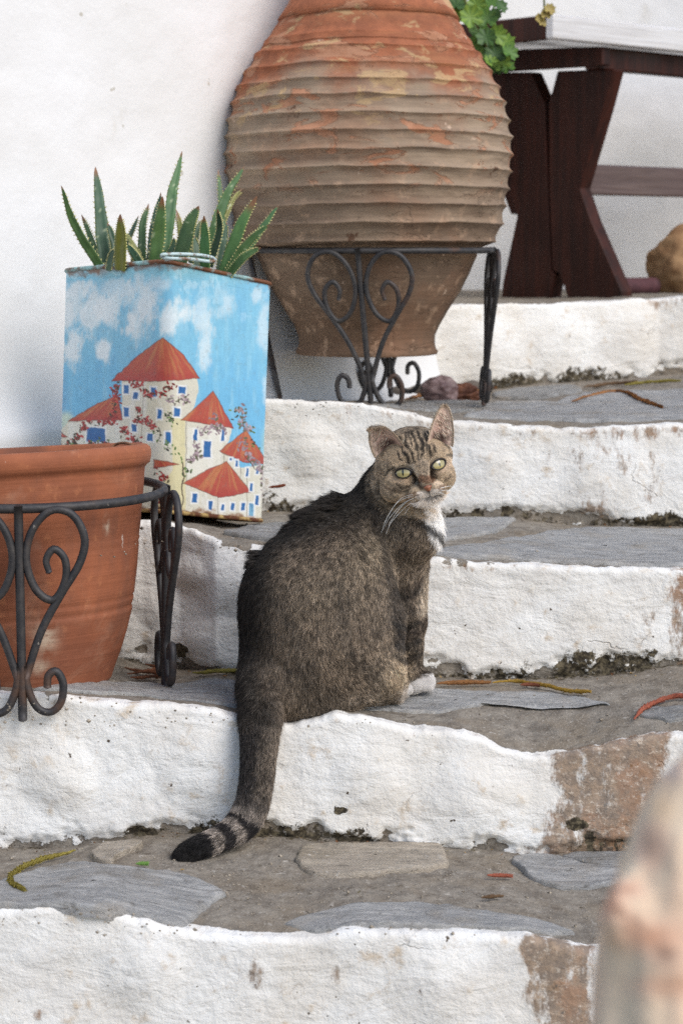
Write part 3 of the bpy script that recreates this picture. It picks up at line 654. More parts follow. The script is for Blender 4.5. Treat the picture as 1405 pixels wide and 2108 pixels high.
    for pth, n in (([(660, 1335), (720, 1345), (770, 1325)], 44), ([(830, 1505), (900, 1478), (960, 1500)], 44), ([(800, 1560), (830, 1630), (770, 1650)], 50), ([(1020, 1390), (1060, 1400), (1040, 1450), (1110, 1500)], 70), ([(1050, 1550), (1090, 1640), (1150, 1700), (1160, 1840)], 80), ([(900, 1420), (940, 1470)], 14)): dots(pth, n, 12, 9, mv)
    gr = [(84, 116, 56), (60, 84, 44), (110, 140, 70), (40, 44, 34)]
    dots([(655, 1380), (690, 1470)], 22, 9, 7, gr); dots([(600, 1480), (640, 1570), (700, 1600), (745, 1700), (780, 1700)], 36, 14, 8, gr); dots([(1000, 1400), (1100, 1480), (1110, 1600)], 20, 14, 7, gr); dots([(150, 1575), (370, 1550)], 20, 8, 7, gr)
    line([(620, 1480), (632, 1520), (610, 1560)], 2.5, (70, 60, 44)); line([(745, 1660), (748, 1740), (735, 1800), (745, 1850), (733, 1905)], 3.4, (92, 78, 60)); line([(1060, 1480), (1050, 1400)], 1.6, (80, 76, 60)); line([(1060, 1620), (1120, 1700)], 1.6, (80, 76, 60))
    # rust at the seams
    zt = np.interp(zx0, [88, 112, 650, 900, 1225], [672, 670, 628, 640, 745]); zb = np.interp(zx0, [80, 650, 1180], [1890, 1905, 1972])
    rn = fbm(zx0 * .03, zy0 * .03, oct=4, s=31)
    put(sstep(34, 8, zy0 - zt - 40 * rn) * .75, (126, 84, 52)); put(sstep(14, 4, zy0 - zt - 14 * rn) * .8, (92, 58, 38))
    put(sstep(60, 20, np.hypot((zx0 - 320) * .7, zy0 - zt - 10 * rn)) * .6, (132, 88, 50))
    put(sstep(34, 6, zb - zy0 - 36 * rn) * .85, (140, 88, 44)); put(sstep(16, 2, zb - zy0 - 14 * rn) * .8, (70, 42, 28))
    put(sstep(.38, .5, fbm(zx0 * .06, zy0 * .06, oct=4, s=33)) * .15, (120, 130, 120))
    C = C * (1 + .09 * fine[..., None]); return C * .9 + C.mean(-1, keepdims=True) * .1
def tin():
    T = [P(124, 557, 3.30), P(340, 537, 3.13), P(569, 586, 3.245)]; B = [P(110, 1040, 3.29), P(340, 1054, 3.13), P(551, 1074, 3.21)]
    T.append(T[0] + T[2] - T[1]); B.append(B[0] + B[2] - B[1]); T, B = np.array(T), np.array(B)
    # unit square loop: s along front->right, t along front->left; corner order left, front, right, back
    rr = .10; loop = []
    def seg(a, b, n): return [(a[0] + (b[0] - a[0]) * i / n, a[1] + (b[1] - a[1]) * i / n) for i in range(n)]
    def arc(c, a0, a1, n): return [(c[0] + rr * math.cos(a0 + (a1 - a0) * i / n), c[1] + rr * math.sin(a0 + (a1 - a0) * i / n)) for i in range(n)]
    pi = math.pi
    loop += seg((0, 1 - rr), (0, rr), 150) + arc((rr, rr), pi, 1.5 * pi, 26) + seg((rr, 0), (1 - rr, 0), 150) + arc((1 - rr, rr), 1.5 * pi, 2 * pi, 14)
    loop += seg((1, rr), (1, 1 - rr), 16) + arc((1 - rr, 1 - rr), 0, .5 * pi, 8) + seg((1 - rr, 1), (rr, 1), 16) + arc((rr, 1 - rr), .5 * pi, pi, 14)
    st = np.array(loop)
    def at(s, t, v):
        s, t, v = [np.asarray(q)[..., None] for q in (s, t, v)]
        bt = B[1] * (1 - s) * (1 - t) + B[2] * s * (1 - t) + B[0] * (1 - s) * t + B[3] * s * t
        tp = T[1] * (1 - s) * (1 - t) + T[2] * s * (1 - t) + T[0] * (1 - s) * t + T[3] * s * t
        return bt * (1 - v) + tp * v
    v = np.linspace(0, 1, 420); S, VV = np.meshgrid(np.arange(len(st)), v, indexing='ij')
    V = at(st[S, 0], st[S, 1], VV)
    # faint dents
    V[..., 1] += .0022 * fbm(V[..., 0] * 14, V[..., 2] * 9, oct=2, s=2) * np.sin(VV * pi)
    px, py = proj(V); C = paint_tin((px - 80) * 2.509, (py - 290) * 2.509)
    back = (st[S, 0] > .985) | (st[S, 1] > .985); C[back] = lin(150, 175, 180)
    root = thing('oil_tin', 'tall square tin painted with blue sky and red roofed village', 'tin planter', None, tuple(B[1]))
    off = -B[1]
    mp = mat_col('painted_tin', .42, .45, 130, .0006)
    mk('body', V.reshape(-1, 3) + off, gridfaces(len(st), 420, True, False)[:, ::-1], mp, root, cols=C)
    mr = M('rusty_turquoise_rim', .6, .4); mm = mr.out(mr.mix(mr.ramp(mr.noise(28, 5, .6), .42, .58), lin(150, 190, 190), lin(112, 70, 44)), mr.bump(mr.noise(120, 4), .0012))
    mr2 = M('rusty_seam', .8, .3); mm2 = mr2.out(mr2.mix(mr2.ramp(mr2.noise(50, 5, .6), .4, .6), lin(176, 150, 96), lin(92, 54, 34)), mr2.bump(mr2.noise(120, 4), .0012))
    ring = st[::3]
    g = tube_geo(at(ring[:, 0], ring[:, 1], 1.0 + 0 * ring[:, 0]) + off, .0034, 8, True); mk('top_rim', *g, mm, root)
    g = tube_geo(at(ring[:, 0], ring[:, 1], .002 + 0 * ring[:, 0]) + off, .0032, 8, True); mk('bottom_rim', *g, mm2, root)
    # soil just under the rim, base plate
    for nm, vv, mt, up in (('soil', .955, M_SOIL, True), ('base', .004, mm2, False)):
        lp = at(ring[:, 0], ring[:, 1], vv + 0 * ring[:, 0]) + off; c = lp.mean(0) + [0, 0, .012 if up else 0]
        mk(nm, np.vstack([lp, c]), [[i, (i + 1) % len(lp), len(lp)][::-1 if not up else 1] for i in range(len(lp))], mt, root)
    # flattened wire carrying handle on the front rim
    hp = [P(332, 533, 3.13), P(336, 528, 3.12), P(370, 527, 3.135), P(410, 529, 3.15), P(436, 534, 3.16), P(442, 540, 3.155), P(430, 542, 3.145), P(390, 537, 3.13), P(350, 536, 3.12)]
    q = smooth_path([p + off + [0, 0, .003] for p in hp + hp[:1]], 60)[:-1]
    mh = M('painted_wire', .5, .5); mk('handle', *tube_geo(q, .0026, 8, True), mh.out(mh.mix(mh.ramp(mh.noise(60, 4), .5, .6), lin(186, 206, 206), lin(120, 90, 66))), root)
    return root
tin()

# ---------------------------------------------------------------- aloe
M_ALOE = mat_col('aloe_leaf_skin', .45, .45, 70, .0006)
aloe = thing('aloe_plant', 'spiky green aloe growing out of the painted tin', 'aloe', None, tuple(P(345, 560, 3.24)))
AL0 = np.array(aloe.location)
GREEN, YEL, DARK = (lin(92, 132, 78), lin(58, 96, 62)), (lin(140, 142, 66), lin(98, 112, 54)), (lin(70, 102, 76), lin(46, 76, 58))
def aloe_leaf(b, m, t, w, Yb, Yt, pal=GREEN, brown=.06, rs=random):
    c = lambda q: (80 + q[0] / 2.509, 290 + q[1] / 2.509)
    pb, pm, pt = P(*c((b[0], b[1] + 30)), Yb), P(*c(m), (Yb * .5 + Yt * .5)), P(*c(t), Yt)
    n = 44; p = smooth_path([pb, pm, pt], n); tt, _, _ = frames(p)
    wid = w / 2.509 / FPX * Yb * .5
    u = np.linspace(0, 1, n); wv = wid * np.minimum(1, (1 - u) ** .62 * 1.35) * (1 - .15 * (1 - u)); wv[-1] = .0003
    yaw = rs.uniform(-.6, .6); face = np.array([math.sin(yaw), -math.cos(yaw), .25]); V = []
    prof = [(-1, 0), (-.8, .12), (-.4, .02), (0, -.05), (.4, .02), (.8, .12), (1, 0), (.85, -.32), (.45, -.62), (0, -.74), (-.45, -.62), (-.85, -.32)]
    side = []
    for i in range(n):
        f = face - tt[i] * (face @ tt[i]); f /= np.linalg.norm(f); s_ = np.cross(tt[i], f); side.append((s_, f))
        th = min(wv[i], .010) * 1.05
        for a, d in prof: V.append(p[i] + s_ * a * wv[i] + f * d * th * .9)
    V = np.array(V); k = len(prof); F = gridfaces(n, k, False, True).tolist()
    V = V + .0012 * np.stack([fbm(V[:, 0] * 60, V[:, 2] * 40, oct=2, s=q_) for q_ in (1, 2, 3)], 1); nz = fbm(V[:, 0] * 160, V[:, 1] * 40, V[:, 2] * 60, 3, int(b[0]))[:, None]
    uu = np.repeat(u, k)[:, None]
    C = pal[0] * (.5 + .5 * nz) + pal[1] * (.5 - .5 * nz); C = C * (1 - .25 * (1 - uu)) * rs.uniform(.75, 1.2) * np.array([rs.uniform(.9, 1.25), 1, rs.uniform(.8, 1.05)])
    edge = np.tile(np.array([abs(a) > .9 for a, d in prof]), n)[:, None]; C = np.where(edge, C * .75 + lin(150, 160, 96) * .25, C)
    spot = (vnoise(V[:, 0] * 260, V[:, 1] * 260, V[:, 2] * 200, int(b[0])) > .78)[:, None]; C = np.where(spot, C * .5 + lin(200, 208, 170) * .5, C)
    br = sstep(1 - brown * 1.6, 1 - brown * .5, uu); C = C * (1 - br) + lin(132, 92, 62) * br
    geos = [(V, F)]; Cs = [C]
    for i in range(2, n - 4, 2):
        for sg in (-1, 1):
            s_, f = side[i]; h = .0016 + .0022 * rs.random(); e = p[i] + s_ * sg * wv[i] * .97
            tv = np.array([e - tt[i] * .0016, e + tt[i] * .0016, e + f * .0012, e - f * .0012, e + s_ * sg * h + tt[i] * .0016])
            geos.append((tv, [[0, 2, 4], [2, 1, 4], [1, 3, 4], [3, 0, 4]])); Cs.append(np.tile(lin(196, 190, 130), (5, 1)))
    V, F = join(geos); mk('leaf', V - AL0, F, M_ALOE, aloe, cols=np.vstack(Cs))
for a in [((330, 640), (190, 440), (115, 230), 52, 3.24, 3.22, GREEN, .04), ((350, 640), (325, 430), (293, 135), 84, 3.27, 3.30, DARK, .07), ((310, 600), (270, 500), (222, 380), 42, 3.30, 3.32, GREEN, .15),
          ((420, 640), (423, 500), (422, 378), 76, 3.19, 3.17, YEL, .15), ((380, 620), (465, 500), (518, 385), 32, 3.30, 3.33, DARK, .05), ((545, 635), (500, 560), (440, 465), 34, 3.26, 3.28, YEL, .04),
          ((535, 630), (535, 450), (568, 325), 46, 3.29, 3.33, GREEN, .12), ((570, 620), (595, 430), (632, 268), 54, 3.26, 3.28, DARK, .05), ((592, 635), (622, 450), (638, 285), 76, 3.20, 3.18, GREEN, .16),
          ((650, 620), (685, 300), (742, 55), 66, 3.25, 3.30, GREEN, .05), ((640, 500), (680, 360), (712, 275), 26, 3.33, 3.38, GREEN, .04), ((745, 560), (728, 440), (708, 355), 32, 3.28, 3.29, YEL, .3),
          ((725, 615), (770, 450), (825, 338), 108, 3.20, 3.19, GREEN, .07), ((858, 625), (856, 500), (850, 388), 60, 3.18, 3.16, GREEN, .14), ((962, 600), (940, 320), (925, 145), 38, 3.33, 3.38, GREEN, .1),
          ((850, 610), (950, 330), (1058, 132), 62, 3.29, 3.33, GREEN, .03), ((880, 620), (932, 460), (922, 350), 48, 3.23, 3.22, DARK, .1), ((955, 645), (1040, 440), (1128, 285), 72, 3.22, 3.22, GREEN, .22),
          ((985, 640), (1130, 480), (1237, 332), 56, 3.26, 3.28, GREEN, .03), ((975, 655), (1075, 530), (1187, 430), 52, 3.22, 3.20, GREEN, .04), ((975, 665), (1060, 600), (1148, 550), 52, 3.20, 3.16, GREEN, .08),
          ((410, 640), (395, 540), (355, 425), 60, 3.25, 3.27, DARK, .05), ((545, 640), (490, 580), (452, 530), 44, 3.24, 3.25, DARK, .04), ((950, 400), (1000, 310), (1052, 252), 20, 3.36, 3.40, YEL, .1),
          ((790, 600), (812, 480), (845, 405), 40, 3.30, 3.33, DARK, .1), ((930, 640), (955, 520), (970, 420), 46, 3.27, 3.29, DARK, .05), ((820, 640), (815, 560), (800, 490), 50, 3.26, 3.28, DARK, .05),
          ((480, 650), (505, 590), (520, 540), 46, 3.29, 3.31, DARK, .05), ((680, 640), (668, 540), (678, 460), 50, 3.27, 3.29, DARK, .05), ((1000, 660), (1010, 600), (1060, 520), 40, 3.26, 3.27, DARK, .05),
          ((360, 640), (375, 590), (400, 560), 40, 3.2, 3.2, DARK, .05), ((620, 640), (690, 560), (700, 500), 44, 3.24, 3.25, DARK, .05)]:
    aloe_leaf(*a)
#@@TABLE
# ---------------------------------------------------------------- dark wooden trestle table on the upper landing
yw = R(43); EL = np.array([math.cos(yw), math.sin(yw), 0]); EE = np.array([-math.sin(yw), math.cos(yw), 0])
TCN = P(1137, 79, 4.55)
zf = .690
table = thing('trestle_table', 'dark stained wooden trestle table with sky glare painted along its top edge', 'table', None, (TCN[0], TCN[1], zf))
TL = np.array([TCN[0], TCN[1], zf])
Mt = np.stack([EL, EE, [0, 0, 1]], 1)
th = .052
def tbox(name, s0, s1, t0, t1, z0, z1, mat, bv=.004):
    c = TCN + EL * (s0 + s1) / 2 + EE * (t0 + t1) / 2; c[2] = (z0 + z1) / 2
    V, F = box_geo(c - TL, s1 - s0, t1 - t0, z1 - z0, Mt); return bevel(mk(name, V, F, mat, table, smooth=False), bv)
zt0 = TCN[2]
tbox('edge_board', 0, 1.2, 0, .022, zt0, zt0 + th, M_GLARE)
for i in range(3): tbox('plank', .0225, 1.18, .0245 + i * .118, .0245 + i * .118 + .114, zt0 + th - .030, zt0 + th - .0005 - .001 * (i % 2), M_WOODTOP)
tbox('end_board', 0, .0222, .0226, .376, zt0, zt0 + th, M_WOOD)
def tplane(px, py, s):
    o = TCN + EL * s; d = ray(px, py); C0 = np.array([0, 0, CAMZ]); t = ((o - C0) @ EL) / (d @ EL); return C0 + d * t
def tplank(name, poly, s, thick, mat=M_WOOD):
    q = [tplane(x, y, s) for x, y in poly]; n = len(q)
    V = np.array(q + [p + EL * thick for p in q]) - TL
    F = [list(range(n))[::-1], list(range(n, 2 * n))] + [[i, (i + 1) % n, n + (i + 1) % n, n + i] for i in range(n)]
    return bevel(mk(name, V, F, mat, table, smooth=False), .003)
S0 = .225
tplank('leg', [(1146, 146), (1262, 142), (1240, 225), (1192, 388), (1215, 455), (1278, 600), (1278, 617), (1168, 619), (1160, 590), (1148, 562), (1136, 558), (1129, 400), (1128, 214)], S0, .040)
tplank('leg', [(960, 150), (1092, 148), (1120, 212), (1127, 400), (1134, 558), (1142, 565), (1134, 600), (1130, 621), (1030, 623), (1034, 580), (1063, 445), (1048, 395), (1000, 270)], S0, .040)
tplank('brace', [(960, 250), (1050, 300), (1072, 380), (1066, 440), (1050, 441), (1030, 385), (980, 300)], S0 + .045, .03)
tplank('cross_beam', [(980, 104), (1238, 96), (1238, 134), (980, 150)], S0 - .034, .03)
tbox('apron', S0 - .03, 1.1, .04, .075, zt0 - .052, zt0 - .002, M_WOOD)
zs = tplane(1205, 370, S0 + .04)[2]
tbox('stretcher', S0 + .041, 1.0, .12, .17, zs - .034, zs + .036, mat_wood('weathered_stretcher', lin(78, 60, 58), lin(104, 86, 82), .4, .5, (1.5, 1.5, 40)))
# far trestle, mostly out of frame
def far_leg(dt):
    V, F = join([box_geo(TCN + EL * 1.13 + EE * (.2 + dt * .13) + [0, 0, (zf - zt0) / 2 - .02] - TL, .04, .1, zt0 - zf - .04, Mt @ np.array([[1, 0, 0], [0, 1, .25 * dt], [0, 0, 1]]))])
    mk('leg', V, F, M_WOOD, table, smooth=False)
far_leg(1); far_leg(-1)
for px_, py_ in ((1262, 600),):
    pass
# ---------------------------------------------------------------- things on the upper landing
n = 64
def lump(name, c, r, mat, label, cat, s, sq=(1, 1, 1), amp=.2, tilt=0):
    a, b = np.meshgrid(np.linspace(0, 2 * math.pi, 64, endpoint=False), np.linspace(.02, math.pi - .02, 40), indexing='ij')
    d = np.stack([np.cos(a) * np.sin(b), np.sin(a) * np.sin(b), np.cos(b)], -1)
    rr = 1 + amp * fbm(d[..., 0] * 1.6 + s, d[..., 1] * 1.6, d[..., 2] * 1.6, 4, s)
    V = d * rr[..., None] * r * np.array(sq); V = V.reshape(-1, 3)
    if tilt: V = V @ np.array(Matrix.Rotation(tilt, 3, 'Y')).T
    o = mk(name, V, gridfaces(64, 40, True, False)[:, ::-1], mat); o.location = tuple(c); return tag(o, label, cat)
c = P(1392, 560, 5.15); lump('boulder', (c[0] + .02, 5.15, .686 + .075), .088, mat_simple('tan_stone', lin(176, 142, 106), lin(146, 112, 82), 22, .9, .1, .004), 'rounded tan stone lying on the upper landing behind the table leg', 'stone', 4, (1.1, .9, 1.05), .25)
a_, b_ = P(1262, 583, 5.0), P(1345, 582, 5.1); a_[2] = b_[2] = .686 + .022
V, F = tube_geo(smooth_path([a_, b_], 8), .0215, 20); tag(mk('round_pole', V, F, mat_simple('maroon_paint', lin(92, 58, 62), lin(70, 44, 48), 20)), 'short maroon round pole lying beside the tan stone', 'pole')
#@@GERANIUM
# ---------------------------------------------------------------- trailing geranium
ger = thing('geranium', 'trailing green geranium with scalloped leaves hanging beside the jar', 'plant', None, tuple(P(985, 20, 4.15)))
G0 = np.array(ger.location); M_GER = mat_col('geranium_leaf', .5, .35, 90, .0006)
M_GSTEM = mat_simple('green_stem', lin(110, 120, 70), lin(90, 84, 56))
for V, F in ([tube_geo(smooth_path([P(930, -60, 4.12), P(960, 10, 4.14), P(985, 60, 4.15), P(1000, 95, 4.15), P(1025, 130, 4.15)], 24) - G0, .0028, 6), tube_geo(smooth_path([P(1110, -60, 4.3), P(1118, -10, 4.28), P(1120, 30, 4.28)], 10) - G0, .0022, 6)]):
    mk('stem', V, F, M_GSTEM, ger)
def ger_leaf(px, py, rpx, yaw, tiltv, pal, Y):
    c = P(px, py, Y); r = rpx / FPX * Y; nl = 44; a = np.linspace(0, 2 * math.pi, nl, endpoint=False)
    sc = 1 + .10 * np.cos(a * 8) + .04 * np.cos(a * 16); sc = sc * (1 - .55 * np.exp(-((np.abs(np.angle(np.exp(1j * (a + math.pi / 2))))) / .22) ** 2))
    fr = np.array([.0, .25, .5, .75, 1.]); X = np.cos(a)[:, None] * sc[:, None] * fr * r; Y_ = np.sin(a)[:, None] * sc[:, None] * fr * r
    Zl = .22 * r * fr[None] ** 2 + .10 * r * np.cos(a * 8)[:, None] * fr[None] ** 2 + .12 * r * np.sin(a * 2 + px)[:, None] * fr[None] ** 2
    V = np.stack([X, Y_, Zl], -1).reshape(-1, 3)
    vein = np.repeat((.5 + .5 * np.cos(a * 8))[:, None], 5, 1).reshape(-1, 1)
    Rm = Matrix.Rotation(yaw, 3, 'Z') @ Matrix.Rotation(tiltv, 3, 'X') @ Matrix.Rotation(random.uniform(-.6, .6), 3, 'Z')
    V = V @ np.array(Rm).T + c - G0
    C = pal[0] * vein + pal[1] * (1 - vein)
    V2 = V + np.array(Rm @ Vector((0, 0, -.0006)))
    F = gridfaces(nl, 5, True, False); F = np.vstack([F, F[:, ::-1] + len(V)])
    mk('leaf', np.vstack([V, V2]), F, M_GER, ger, cols=np.vstack([C, C]))
gp = [(lin(122, 150, 62), lin(86, 118, 44)), (lin(92, 128, 54), lin(66, 100, 40)), (lin(72, 106, 50), lin(50, 80, 38))]
for i, (x_, y_, r_) in enumerate([(968, 36, 24), (1002, 38, 20), (1018, 30, 14), (948, 30, 18), (985, 66, 20), (1000, 78, 20), (1022, 72, 20), (972, 100, 24), (1000, 104, 20), (1038, 88, 20), (1048, 108, 18), (1018, 112, 22), (1030, 128, 20), (1042, 138, 16), (1022, 142, 14), (1008, 126, 14), (985, 118, 16), (940, 12, 22), (980, 10, 20), (1010, 8, 18), (1030, 14, 14)]):
    ger_leaf(x_, y_, r_, random.uniform(-.6, .6), R(random.uniform(45, 95)), gp[(i * 7) % 3], 4.12 + .012 * (i % 5))
for i, (x_, y_, r_) in enumerate([(1110, 38, 10), (1122, 30, 11), (1116, 48, 8), (1130, 20, 12)]): ger_leaf(x_, y_, r_, .3, R(70), (lin(170, 160, 90), lin(140, 110, 60)), 4.27)
#@@TWIGS
# ---------------------------------------------------------------- dry scaly twigs
def twig(k, pts, rpx, cA, cB, label, name='dry_twig', lift=0., Yoff=None, grp='dry scaly twigs on the steps'):
    q = [on_tread(k, *p) + [0, 0, .003 + lift] for p in pts] if Yoff is None else [P(p[0], p[1], Yoff) for p in pts]
    px_s = float(pts[0][0]); q = np.array(q); rad = .9 * rpx / FPX * q[0][1]; Lt = np.linalg.norm(np.diff(q, axis=0), axis=1).sum(); n = max(10, int(Lt / .0022))
    p = smooth_path(q, n); p[:, 2] += rad * .8 if Yoff is None else 0
    if Yoff is None: p[:, 2] = np.maximum(p[:, 2], tread_z(k, p[:, 0], p[:, 1]) + .004 + rad * .8)
    p = p + .0014 * np.stack([fbm(np.arange(n) * .12, 0 * p[:, 0] + px_s, oct=3, s=q_) for q_ in (5, 6, 7)], 1) * [1, 1, .4]
    r = rad * .66 * (1 + .25 * fbm(np.arange(n) * .3, 0 * p[:, 0] + px_s, oct=2, s=9)) * np.minimum(1, np.linspace(.35, 3, n)) * np.minimum(1, np.linspace(4, .55, n))
    geos = [tube_geo(p, r, 7)]; t, u, w = frames(p); C = [np.tile((cA + cB) / 2 * .7, (len(geos[0][0]), 1))]
    ns = 6
    for i in range(n - 1):
        for j in range(ns):
            a = 2 * math.pi * (j + .5 * (i % 2)) / ns + .25 * i; d = u[i] * math.cos(a) + w[i] * math.sin(a); s = np.cross(t[i], d)
            b = p[i] + d * r[i] * .8; tip = b + d * r[i] * (.5 + .5 * random.random()) + t[i] * rad * (.6 + .5 * random.random()); ww = r[i] * .42
            geos.append((np.array([b + s * ww, b - s * ww, tip, b + t[i] * rad * .3 + d * r[i] * .1]), [[0, 1, 2], [1, 3, 2], [3, 0, 2]]))
            f = random.random(); cc = cA * f + cB * (1 - f); C.append(np.array([cc * .6, cc * .6, cc * 1.15, cc]))
    V, F = join(geos); o = mk(name, V, F, M_TWIG, smooth=False, cols=np.clip(np.vstack(C), 0, 1)); return tag(o, label, 'dry twig', grp)
M_TWIG = mat_col('scaly_dry_twig', .7, .25)
YE, OR, RD, BR, GR = (lin(184, 168, 84), lin(134, 122, 58)), (lin(178, 124, 74), lin(128, 88, 54)), (lin(190, 108, 82), lin(148, 82, 64)), (lin(128, 100, 72), lin(94, 74, 54)), (lin(146, 186, 96), lin(104, 148, 70))
twig(0, [(157, 1762), (120, 1772), (80, 1784), (45, 1798), (26, 1812), (24, 1828), (38, 1838), (52, 1846)], 8.5, *YE, 'long mustard yellow scaly twig hooked at the left end of the lowest tread')
twig(0, [(280, 1788), (295, 1788), (307, 1788)], 6, *GR, 'tiny bright green scaly twig piece near the tail tip')
twig(0, [(1003, 1813), (1030, 1813), (1056, 1814)], 7, *RD, 'short orange red scaly twig piece below the tan flagstone')
twig(0, [(990, 1858), (1010, 1856), (1036, 1854)], 6, *BR, 'short brown scaly twig piece on the edge of the streaky slab')
twig(1, [(898, 1417), (950, 1415), (1010, 1414)], 7, *OR, 'rusty orange scaly twig touching the white paw')
twig(1, [(1012, 1415), (1060, 1412), (1100, 1418), (1140, 1434), (1180, 1440), (1215, 1444)], 6.5, lin(200, 160, 66), lin(150, 120, 50), 'ochre scaly twig trailing right across the oval slab')
twig(1, [(1070, 1452), (1090, 1455), (1110, 1459)], 6, lin(150, 88, 62), lin(110, 66, 48), 'short reddish brown scaly twig piece on the oval slab')
twig(1, [(1304, 1500), (1320, 1480), (1345, 1458), (1385, 1444), (1430, 1438)], 8, *RD, 'curved coral red scaly twig at the right end of the second tread')
twig(1, [(396, 1395), (440, 1392), (500, 1388)], 6.5, *YE, 'yellow scaly twig between the iron foot and the cat')
for i, pp in enumerate([[(255, 1384), (300, 1392), (350, 1398)], [(262, 1396), (320, 1386), (356, 1384)], [(270, 1404), (310, 1402), (352, 1406)], [(300, 1376), (330, 1384), (350, 1392)]]):
    twig(1, pp, 5.5, lin(146, 90, 60), lin(104, 70, 50), ['long brown scaly twig running low through the tangle behind the orange pot', 'brown scaly twig crossing upward through the middle of the tangle', 'brown scaly twig at the front edge of the tangle beside the orange pot', 'short brown scaly twig at the back of the tangle against the riser'][i], grp='tangled brown twigs behind the orange pot')
twig(3, [(1176, 834), (1230, 818), (1275, 814), (1310, 824), (1340, 840), (1362, 846)], 6, *OR, 'ochre scaly twig with thick end on the landing slab')
twig(3, [(1200, 804), (1250, 797), (1310, 792)], 5, *BR, 'dull brown scaly twig against the upper riser')
twig(3, [(1285, 800), (1330, 794), (1400, 790)], 5, *YE, 'yellow scaly twig against the upper riser')
twig(3, [(832, 830), (870, 820), (920, 815), (960, 818)], 5.5, *OR, 'orange scaly twig under the right side of the ribbed jar')
twig(3, [(960, 822), (975, 812), (1000, 808), (1020, 806)], 5, *OR, 'orange scaly twig crossing the right foot of the tall stand')
twig(2, [(553, 1003), (570, 1001), (588, 998)], 4.5, lin(164, 88, 60), lin(120, 66, 48), 'rusty twig poking out from behind the painted tin', Yoff=3.38)
# driftwood stick, dry leaf pods
stk = smooth_path([on_tread(3, 800, 822) + [0, 0, .012], on_tread(3, 870, 818) + [0, 0, .014], on_tread(3, 950, 812) + [0, 0, .015], on_tread(3, 1010, 808) + [0, 0, .012]], 30)
V, F = tube_geo(stk, .011 + .003 * np.sin(np.arange(30) * .9), 10); tag(mk('stick', V, F, mat_simple('grey_driftwood', lin(112, 104, 96), lin(76, 70, 64), 40, .9, .1, .003)), 'thick grey weathered stick lying under the ribbed jar', 'stick')
c = on_tread(3, 888, 806); lump('dry_pod', (c[0], 4.02, c[2] + .026), .034, mat_simple('purple_brown_pod', lin(150, 128, 126), lin(92, 70, 70), 26, .5, .4, .003), 'wrinkled purplish dry pod behind the grey stick', 'dry pod', 9, (1.1, .8, .85), .35)
c = on_tread(3, 935, 806); lump('dead_leaf', (c[0], 4.03, c[2] + .018), .024, mat_simple('dead_leaf_brown', lin(120, 78, 56), lin(78, 48, 38), 40), 'curled brown dead leaf beside the purplish pod', 'dead leaf', 12, (1.3, .5, .7), .7)
# grit scattered on the treads
gv, gf, go = [], [], 0
for k, cnt, y0, y1 in ((0, 650, 1730, 1925), (1, 320, 1395, 1500), (2, 220, 1075, 1150), (3, 260, 800, 860)):
    for _ in range(cnt):
        x_, y_ = random.uniform(-20, 1425), random.uniform(y0, y1)
        if k == 3 and x_ < 600: continue
        c = on_tread(k, x_, y_); s = random.uniform(.0006, .0017) * (1.8 if random.random() < .06 else 1)
        c[2] += .004 * (random.random() < .3)
        v = np.array([[1, 0, 0], [-1, 0, 0], [0, 1, 0], [0, -1, 0], [0, 0, .8], [0, 0, -.8]]) * s * (1 + .5 * RNG.random((6, 3))) + c
        gv.append(v); gf += [[a + go, b + go, d + go] for a, b, d in ((0, 2, 4), (2, 1, 4), (1, 3, 4), (3, 0, 4), (2, 0, 5), (1, 2, 5), (3, 1, 5), (0, 3, 5))]; go += 6
tag(mk('grit', np.vstack(gv), gf, mat_simple('grit_stone', lin(180, 168, 150), lin(92, 84, 74), 300, .9)), 'loose grit and plaster crumbs scattered over the treads', 'grit', kind='stuff')
lv, lf, lo_, lc = [], [], 0, []
lcol = [lin(150, 112, 74), lin(110, 78, 54), lin(176, 146, 98), lin(92, 70, 56), lin(134, 124, 84)]
for k, cnt, bx in ((0, 70, 1), (1, 60, 2), (2, 40, 3), (3, 60, 4)):
    for i in range(cnt):
        x_ = random.uniform(-20, 1425) if k < 3 else random.uniform(620, 1420)
        y_ = float(BASE[bx](x_)) + (random.uniform(4, 16) if random.random() < .7 else random.uniform(10, 120 if k == 0 else 50))
        c = on_tread(k, x_, y_) + [0, 0, .003]; s = random.uniform(.0015, .0045); a = random.uniform(0, 6.3); d = np.array([math.cos(a), math.sin(a), random.uniform(-.1, .4)]); e = np.cross(d, [0, 0, 1]); e = e / np.linalg.norm(e); w = s * random.uniform(.25, .5)
        v = np.array([c - d * s, c - d * s * .3 + e * w + [0, 0, w * .5], c + d * s * .4 + e * w * .8 + [0, 0, w * .7], c + d * s, c + d * s * .4 - e * w * .8 + [0, 0, w * .6], c - d * s * .3 - e * w, c + [0, 0, -.0008]])
        lv.append(v); lf += [[lo_ + j, lo_ + (j + 1) % 6, lo_ + 6] for j in range(6)]; lo_ += 7; lc.append(np.tile(lcol[random.randrange(5)] * random.uniform(.7, 1.2), (7, 1)))
tag(mk('leaf_litter', np.vstack(lv), lf, mat_col('dry_litter', .9, .1), cols=np.vstack(lc)), 'dry leaf crumbs gathered along the foot of the risers', 'leaf litter', kind='stuff')
